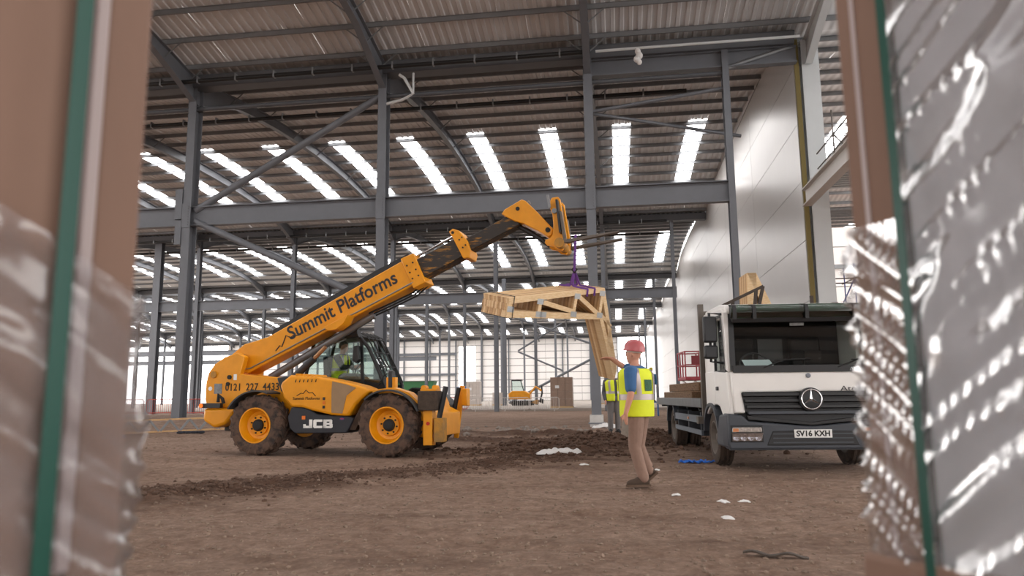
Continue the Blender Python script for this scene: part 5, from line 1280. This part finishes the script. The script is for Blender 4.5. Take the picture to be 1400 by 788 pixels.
for k in range(n+1):
    x = -.21+.42*k/n; z = .012+.012*math.sin(k*.8); w = .025+.006*math.sin(k*2.1)
    st_.v += [(x, -w, z), (x, w, z), (x, w, z+.012), (x, -w, z+.012)]
for k in range(n): st_.f += [(4*k+i, 4*k+(i+1) % 4, 4*k+4+(i+1) % 4, 4*k+4+i) for i in range(4)]
st_.f += [(0, 1, 2, 3), (4*n+3, 4*n+2, 4*n+1, 4*n)]
tag(place(st_.build('rubber_strip', mat('dark weathered strip', '4a4038', .9, var=.2)), 1.03, 5.37, R(-16), .005), 'dark flat strip lying on the bare earth', 'strip')
for u, v, w, l in ((.55, 11.4, .10, 'white paper scrap beside the guiding person'), (1.05, 8.0, .13, 'pale scrap on the earth in front of the truck bumper'), (1.28, 8.15, .12, 'small pale scrap farther towards the truck centre'), (.95, 7.0, .16, 'pale crumpled scrap nearest the dark strip'), (-.55, 11.9, .14, 'white scrap left of the guiding person boots'), (.62, 8.6, .1, 'tiny pale scrap beside the guiding person heel')):
    tag(place(crumple('paper_scrap', w, w*.6, .03, PLB, u*7+v, 10, 8), u, v, u*5), l, 'scrap', 'pale scraps on the earth')
# loose stones and clods: too many to count
def clods(name, n, sampler, m, label, seed):
    rd = random.Random(seed); mb = MB()
    ico = [(0, 0, 1), (.89, 0, .45), (.28, .85, .45), (-.72, .53, .45), (-.72, -.53, .45), (.28, -.85, .45), (.72, .53, -.45), (-.28, .85, -.45), (-.89, 0, -.45), (-.28, -.85, -.45), (.72, -.53, -.45), (0, 0, -1)]
    fc = [(0,1,2),(0,2,3),(0,3,4),(0,4,5),(0,5,1),(1,6,2),(2,7,3),(3,8,4),(4,9,5),(5,10,1),(6,7,2),(7,8,3),(8,9,4),(9,10,5),(10,6,1),(11,7,6),(11,8,7),(11,9,8),(11,10,9),(11,6,10)]
    S_ = [sampler(rd) for _ in range(n)]
    zz = ground_z(np.array([s[0] for s in S_]), np.array([s[1] for s in S_]))[0]
    for (u, v, r_), z in zip(S_, zz):
        a = rd.random()*6.28; ca, sa = math.cos(a), math.sin(a); sx, sy, sz = [r_*rd.uniform(.7, 1.3) for _ in range(3)]; sz *= .7
        vs_ = []
        for x, y, q in ico:
            j = rd.uniform(.8, 1.2); x, y, q = x*sx*j, y*sy*j, q*sz*j; vs_.append((u+x*ca-y*sa, v+x*sa+y*ca, z+q+sz*.25))
        mb.add(vs_, fc)
    me = bpy.data.meshes.new(name); me.from_pydata(mb.v, [], mb.f); me.materials.append(m)
    o = bpy.data.objects.new(name, me); COL.objects.link(o); tag(o, label, 'soil', kind='stuff')
def near_s(rd):
    r_ = math.exp(rd.uniform(math.log(3.2), math.log(24))); a = R(rd.uniform(-42, 27)); return (r_*math.sin(a), r_*math.cos(a), rd.choice((.006, .008, .01, .012, .02))*(.7+r_*.045))
def wind_s(rd):
    i = rd.randrange(8); t = rd.random(); a, b = WIND[i], WIND[i+1]; w = .5 if i < 5 else 1.3
    return (a[0]+(b[0]-a[0])*t+rd.gauss(0, w), a[1]+(b[1]-a[1])*t+rd.gauss(0, w*.6), rd.choice((.012, .016, .02, .03, .045))*(.7 if i < 5 else 1.5))
clods('gravel', 7000, near_s, mat('pale gravel', '8c7767', .95, var=.4, scale=3), 'small pale stones scattered over the trodden earth', 1)
clods('soil_clods', 5200, wind_s, mat('dark soil clods', '5d4638', .98, var=.35, scale=4), 'dark clods on the churned soil ridges', 2)
def rub_s(rd): return (rd.gauss(-3.2, 2.2), rd.gauss(24.5, 1.6), rd.choice((.03, .05, .08, .11)))
clods('rubble', 120, rub_s, mat('grey rubble', '877b72', .9, var=.3, scale=3), 'grey rubble pieces heaped before the centre column', 3)

# ================================================================== WRAPPED STACKS IN THE FOREGROUND
CARD = mat('plain brown cardboard', '866a5b', .8, var=.12, scale=3, stretch=(1, 1, .3), bump=.05)
GREEN = mat('green strapping', '0c483c', .35)
FILM = film('milky stretch film', .35, .2); FILMC = film('clear stretch film', .35, .07)
def film_sheet(name, parent, a0, a1, z0, ztop, off, sg, seed, diag, na=90, nz=120, wrap=None, amp=.012, fm=None):
    """crumpled film hanging a little off the stack face; a = along the face, z up"""
    mb = MB()
    A_, T_ = np.meshgrid(np.linspace(a0, a1, na), np.linspace(0, 1, nz))
    ZT = ztop(A_); Z = z0+(ZT-z0)*T_
    s1 = A_*math.cos(diag)+Z*math.sin(diag); s2 = -A_*math.sin(diag)+Z*math.cos(diag)
    s2 = s2+.02*fbm(A_*5+seed, Z*5, 2)
    rid = 1-np.abs(2*vnoise(s1*4+seed, s2*34+seed*2)-1)
    rid2 = 1-np.abs(2*vnoise(s1*7+seed*5, s2*80+seed)-1)
    big = fbm(A_*6+seed, Z*4, 2)
    D = off+amp*.8*(rid**4)+amp*.16*(rid2**2)+amp*.9*np.clip(big+.2, 0, 1)
    X = A_.copy(); Y = -sg*D
    if wrap is not None:            # bend round the far corner of the stack
        k = X < 0; Y = np.where(k, -sg*D+sg*(-X)*1.0, Y); X = np.where(k, -D*.9, X)
    n_, k_ = X.shape
    mb.v = [(float(x), float(y), float(z)) for x, y, z in zip(X.ravel(), Y.ravel(), Z.ravel())]
    mb.f = [(j*k_+i, j*k_+i+1, (j+1)*k_+i+1, (j+1)*k_+i) for j in range(n_-1) for i in range(k_-1)]
    return mb.build(name, fm or FILM, parent, smooth=80)
def ybox(mb, a0, a1, d0, d1, z0, z1, sg):
    y0, y1 = sorted((sg*d0, sg*d1)); return mb.box(a0, a1, y0, y1, z0, z1)
# left stack: inward is -y
LS = empty('wrapped_carton_stack', (-.627, .879, 0), math.atan2(-.884, -.468), label='tall film-wrapped cardboard stack, left edge of the picture', cat='pallet')
sg = -1
for z0 in (0, ): 
    for d in (.02, .27, .5): ybox(MB(), 0, .9, d, d+.1, 0, .1, sg).build('pallet_bearer', PINE, LS)
ybox(MB(), 0, .9, .0, .6, .1, .13, sg).build('pallet_deck', PINE, LS)
ybox(MB(), 0, .060, .0, .58, .13, 2.15, sg).build('corner_carton', CARD, LS, bevel=.006)
ybox(MB(), .082, .86, .004, .58, .13, 2.15, sg).build('carton', CARD, LS, bevel=.008)
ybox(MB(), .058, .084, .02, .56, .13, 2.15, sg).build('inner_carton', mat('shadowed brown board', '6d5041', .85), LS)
ybox(MB(), .060, .076, -.008, .03, .9, 2.15, sg).build('edge_protector', mat('pale plastic edge strip', 'a89a98', .4), LS, bevel=.002)
ybox(MB(), .088, .108, -.024, -.0225, .13, 2.15, sg).build('strap', GREEN, LS)
film_sheet('stretch_film', LS, -.10, .6, .14, lambda a: 1.235+.55*np.clip(a, 0, .3), .004, sg, 3.0, R(35), wrap=True, amp=.016, fm=FILMC)
# right stack: inward is +y
RS = empty('wrapped_panel_stack', (.386, 1.227, 0), math.atan2(-.84, .54), label='tall film-wrapped grey panel stack with cardboard corner, right edge of the picture', cat='pallet')
sg = 1
for d in (.02, .27, .5): ybox(MB(), 0, .9, d, d+.1, 0, .1, sg).build('pallet_bearer', PINE, RS)
ybox(MB(), 0, .9, .0, .6, .1, .13, sg).build('pallet_deck', PINE, RS)
ybox(MB(), -.02, .86, -.015, .58, .13, .86, sg).build('base_carton', CARD, RS, bevel=.01)
ybox(MB(), 0, .080, .0, .58, .86, 2.15, sg).build('corner_board', CARD, RS, bevel=.006)
ybox(MB(), .030, .038, -.003, .01, .86, 2.15, sg).build('tape_strip', mat('pale plastic edge strip', 'a89a98', .4), RS)
ybox(MB(), .080, .100, .001, .58, .86, 2.15, sg).build('gap_shade_strip', mat('black gap shade', '141414', .8), RS)  # black strip for the dark gap, its shade put into the colour
gp = mat('grey panel', 'a6a7ac', .45, var=.25, scale=5)
ybox(MB(), .100, .86, .004, .58, .86, 2.15, sg).build('panel', gp, RS, bevel=.004)
ybox(MB(), .098, .112, -.0275, -.026, .13, 2.15, sg).build('strap', GREEN, RS)
film_sheet('stretch_film', RS, .098, .75, .5, lambda a: 2.15+0*a, .003, sg, 9.0, R(38), amp=.020)
film_sheet('corner_film', RS, -.10, .100, .2, lambda a: 1.36+0*a, .004, sg, 5.0, R(-40), wrap=True, amp=.018, fm=FILMC)
